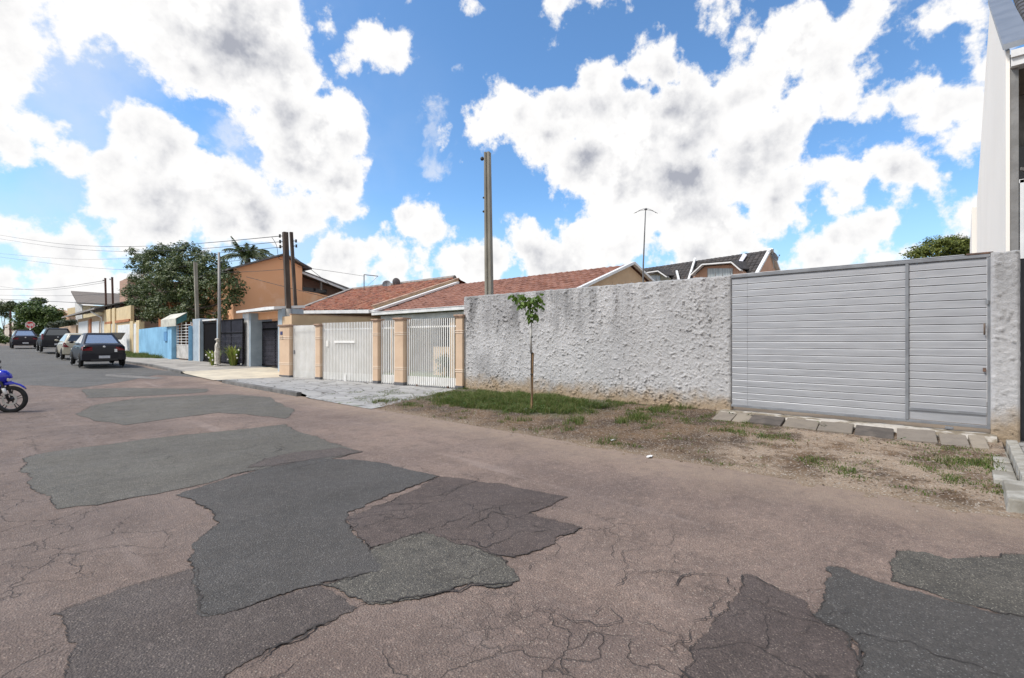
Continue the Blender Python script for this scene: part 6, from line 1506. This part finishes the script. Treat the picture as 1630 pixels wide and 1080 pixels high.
        g.quad(*lo_); g.quad(lo_[0], lo_[5], Vector(q[5])+Vector((0, .08, 0)), Vector(q[0])+Vector((0, .08, 0))); g.quad(lo_[3], lo_[4], Vector(q[4])+Vector((0, .08, -.01)), Vector(q[3])+Vector((-sx*.06, .0, 0))); g.quad(lo_[4], lo_[5], Vector(q[5])+Vector((0, .08, -.01)), Vector(q[4])+Vector((0, .08, -.01)))
        # outer wrap
        g.quad(lo_[1], lo_[2], lo_[3], lo_[4]); g.build('tail_lamp', m_tail, c)
        MB().blob((sx*(hw+.07), (gb1-.45)*ls, zbt+.06), (.09, .05, .06), 8, 6).build('wing_mirror', mpaint if not dark else m_plas, c, smooth=True)
        MB().blob((sx*hw*.72, L_-.13, .66*k+sh), (.18, .14, .09), 9, 6).build('headlight', m_ind, c, smooth=True)
        g = MB()
        for yy in ((gb0+.62)*ls, (gb0+1.5)*ls): g.box(min(sx*hw*.988, sx*(hw+.02)), max(sx*hw*.988, sx*(hw+.02)), yy, yy+.14, .80*k, .825*k)
        g.build('door_handles', m_plas, c)
    MB().blob((0, .04 if kind == 'sedan' else .0, zl+.17), (.05, .03, .05), 10, 6).build('badge', m_rim, c, smooth=True)
    if kind == 'suv':
        MB().bar((-wr*.95, gr0*ls+.15, H_+.04), (-wr*.95, gr1*ls, H_+.04), .03, .04).build('roof_rack', m_plas, c)
        MB().bar((wr*.95, gr0*ls+.15, H_+.04), (wr*.95, gr1*ls, H_+.04), .03, .04).build('roof_rack', m_plas, c)
    c.location = loc; c.rotation_euler = (math.atan(.016), 0, rz); return c
m_black2 = paint('black car paint', (.006, .006, .012)); m_silver = paint('champagne car paint', (.42, .39, .31), .5, .4); m_blackb = paint('blue black car paint', (.007, .008, .013)); m_navy = paint('dark purple car paint', (.009, .006, .013))
c1 = make_car('parked_car', 'dark sedan with a white plate, nearest of the cars along the kerb', (4.05, 29.3, zr(29.4)+.06), m_black2, 'sedan', 4.2, 1.62, 1.56)
g = MB().box(.36, .46, -.055, -.03, .64, .78); st = g.build('sticker', m_sw, None); st.parent = c1; st.location = (0, 0, .05)
c2 = make_car('parked_car', 'champagne hatchback parked in front of the nearest dark sedan', (4.25, 38.2, zr(38.2)+.05), m_silver, 'hatch', 3.95, 1.66, 1.52)
c3 = make_car('parked_car', 'tall black off-roader parked between the champagne hatchback and the farthest sedan', (4.15, 49.3, zr(49.5)+.15), m_blackb, 'suv', 4.2, 1.80, 1.75)
c4 = make_car('parked_car', 'dark sedan at the far end of the parked row near the stop sign', (3.1, 62.5, zr(62)+.06), m_navy, 'sedan', 4.3, 1.72, 1.66)
c5 = make_car('passing_car', 'pale blue-grey car half cut by the left edge at the far crossing', (1.3, 76, zr(76)), paint('pale blue paint', (.36, .42, .50)), 'sedan', 4.2, 1.7, 1.5, rad(90), grp=None)
for b_ in (c1, c2, c3, c4, c5): pass

# motorbike, front wheel inside the left edge
mx_, my_, mdp = onG(17.5, 657.5, 0)
BK = thing('motorbike', 'blue motorbike standing in the road, only its front end inside the left edge', 'motorbike', (0, 0, 0))
m_mb = paint('bike blue paint', (.015, .02, .42), .8, .25); m_disc = pm('brake disc steel', (.50, .49, .46), (.40, .39, .37), 6, .35, 0, metal=.5)
Rw = .297
def wheel(x, nm):
    w = MB().lathe([(Rw-.075, -.03), (Rw-.05, -.048), (Rw-.015, -.042), (Rw, -.012), (Rw, .012), (Rw-.015, .042), (Rw-.05, .048), (Rw-.075, .03)], (x, 0, Rw), 'y', 40).build(nm, m_tyre, BK, smooth=True)
    MB().lathe([(Rw-.08, -.028), (Rw-.06, -.034), (Rw-.06, .034), (Rw-.08, .028), (Rw-.085, .0), (Rw-.08, -.028)], (x, 0, Rw), 'y', 40).build('rim', m_plas, w, smooth=True)
    g = MB()
    for k in range(5):
        for q in (-.09, .09):
            a = k*2*math.pi/5+.3+q; b = k*2*math.pi/5+.3+q*1.6; g.bar((x+math.cos(a)*.04, 0, Rw+math.sin(a)*.04), (x+math.cos(b)*(Rw-.08), 0, Rw+math.sin(b)*(Rw-.08)), .014, .016, up=(0, 1, 0))
    g.build('spokes', m_plas, w)
    MB().lathe([(.095, -.058), (.135, -.058), (.135, -.053), (.095, -.053), (.095, -.058)], (x, 0, Rw), 'y', 36).build('brake_disc', m_disc, w)
    MB().lathe([(0, -.075), (.035, -.075), (.045, -.05), (.045, .05), (.035, .075), (0, .075)], (x, 0, Rw), 'y', 16).build('hub', m_plas, w); return w
fw = wheel(0, 'front_wheel'); wheel(-1.32, 'rear_wheel')
for sy in (-.085, .085):
    MB().tube([(0, sy, Rw), (-.10, sy, .60), (-.24, sy, 1.0)], [.026, .026, .018], 9).build('fork_leg', m_plas, BK, smooth=True)
MB().tube([(-.045, -.085, Rw+.12), (-.09, -.085, .55)], .034, 9).build('fork_guard', m_gut, BK, smooth=True)
g = MB(); A0 = [rad(a) for a in (150, 135, 120, 105, 90, 75, 60, 48, 38)]
for i, a in enumerate(A0):
    rr = Rw+.03+(.035 if a > rad(80) and a < rad(125) else .01); w = [.03, .055, .062, .066, .066, .062, .055, .04, .012][i]
    for y in (-w, -w*.6, 0, w*.6, w): g.v.append((math.cos(a)*rr, y, Rw+math.sin(a)*rr*1.05+.028*(1-(y/w)**2)-(.05 if abs(y) == w and i < 5 else 0)))
for i in range(len(A0)-1):
    for j in range(4): p = i*5+j; g.f.append((p, p+1, p+6, p+5))
fn = g.build('front_fender', m_mb, BK, smooth=True); sm = fn.modifiers.new('t', 'SOLIDIFY'); sm.thickness = .006
# headlight cowl
g = MB(); rings = []
for x, z, rw, rh in ((-.30, .80, .07, .10), (-.22, .80, .12, .16), (-.12, .79, .13, .15), (-.05, .76, .11, .10), (-.02, .74, .05, .05)):
    rings.append([(x+.12*math.sin(k*math.pi/6)*.4, math.cos(k*math.pi/6)*rw, z+math.sin(k*math.pi/6)*rh) for k in range(12)])
loft(g, rings); g.build('headlight_cowl', m_mb, BK, smooth=True)
MB().blob((-.03, 0, .76), (.03, .08, .08), 12, 8).build('headlight', m_ind, BK, smooth=True)
g = MB(); rings = []
for x, z, rw, rh in ((-.30, .86, .06, .05), (-.42, .90, .13, .12), (-.60, .90, .15, .13), (-.78, .86, .11, .09), (-.85, .82, .07, .04)): rings.append([(x, math.cos(k*math.pi/6)*rw, z+math.sin(k*math.pi/6)*rh) for k in range(12)])
loft(g, rings); g.build('tank', m_mb, BK, smooth=True)
g = MB(); rings = []
for x, z, rw, rh in ((-.76, .80, .09, .04), (-.95, .80, .12, .05), (-1.2, .83, .13, .05), (-1.42, .90, .10, .045), (-1.5, .92, .05, .03)): rings.append([(x, math.cos(k*math.pi/6)*rw, z+math.sin(k*math.pi/6)*rh) for k in range(12)])
loft(g, rings); g.build('seat', m_plas, BK, smooth=True)
MB().tube([(-.34, -.33, 1.0), (-.32, -.2, 1.0), (-.24, 0, .97), (-.32, .2, 1.0), (-.34, .33, 1.0)], .014, 8).build('handlebar', m_plas, BK, smooth=True)
for sy in (-1, 1):
    MB().tube([(-.34, sy*.28, 1.0), (-.36, sy*.30, 1.09)], .008, 6).blob((-.36, sy*.31, 1.12), (.02, .06, .04), 8, 6).build('mirror', m_plas, BK, smooth=True)
g = MB().blob((-.62, 0, .46), (.20, .15, .17), 12, 8).box(-.80, -.50, -.10, .10, .24, .42, b=.03); g.build('engine', m_alud, BK)
MB().tube([(-.25, 0, .92), (-.42, 0, .55), (-.55, 0, .26), (-.85, 0, .26), (-1.0, 0, .5), (-1.32, 0, .80)], .025, 8).build('frame', m_plas, BK, smooth=True)
MB().tube([(-.45, -.12, .42), (-.48, -.15, .22), (-.8, -.16, .2), (-1.35, -.17, .30)], [.02, .022, .03, .045], 9).build('exhaust', m_rim, BK, smooth=True)
for sy in (-.09, .09): MB().bar((-.85, sy, .30), (-1.32, sy, Rw), .03, .04).build('swingarm', m_plas, BK)
MB().prism([(-1.15, -.1, .78), (-1.55, -.08, .90), (-1.6, -.08, .82), (-1.2, -.1, .62)], (0, .2, 0)).build('tail_cowl', m_mb, BK)
MB().bar((-.7, .08, .25), (-.8, .30, .02), .02, .02).build('side_stand', m_plas, BK)
BK.location = (mx_, my_, 0); BK.rotation_euler = (0, rad(0), math.atan2(-.475, .88))
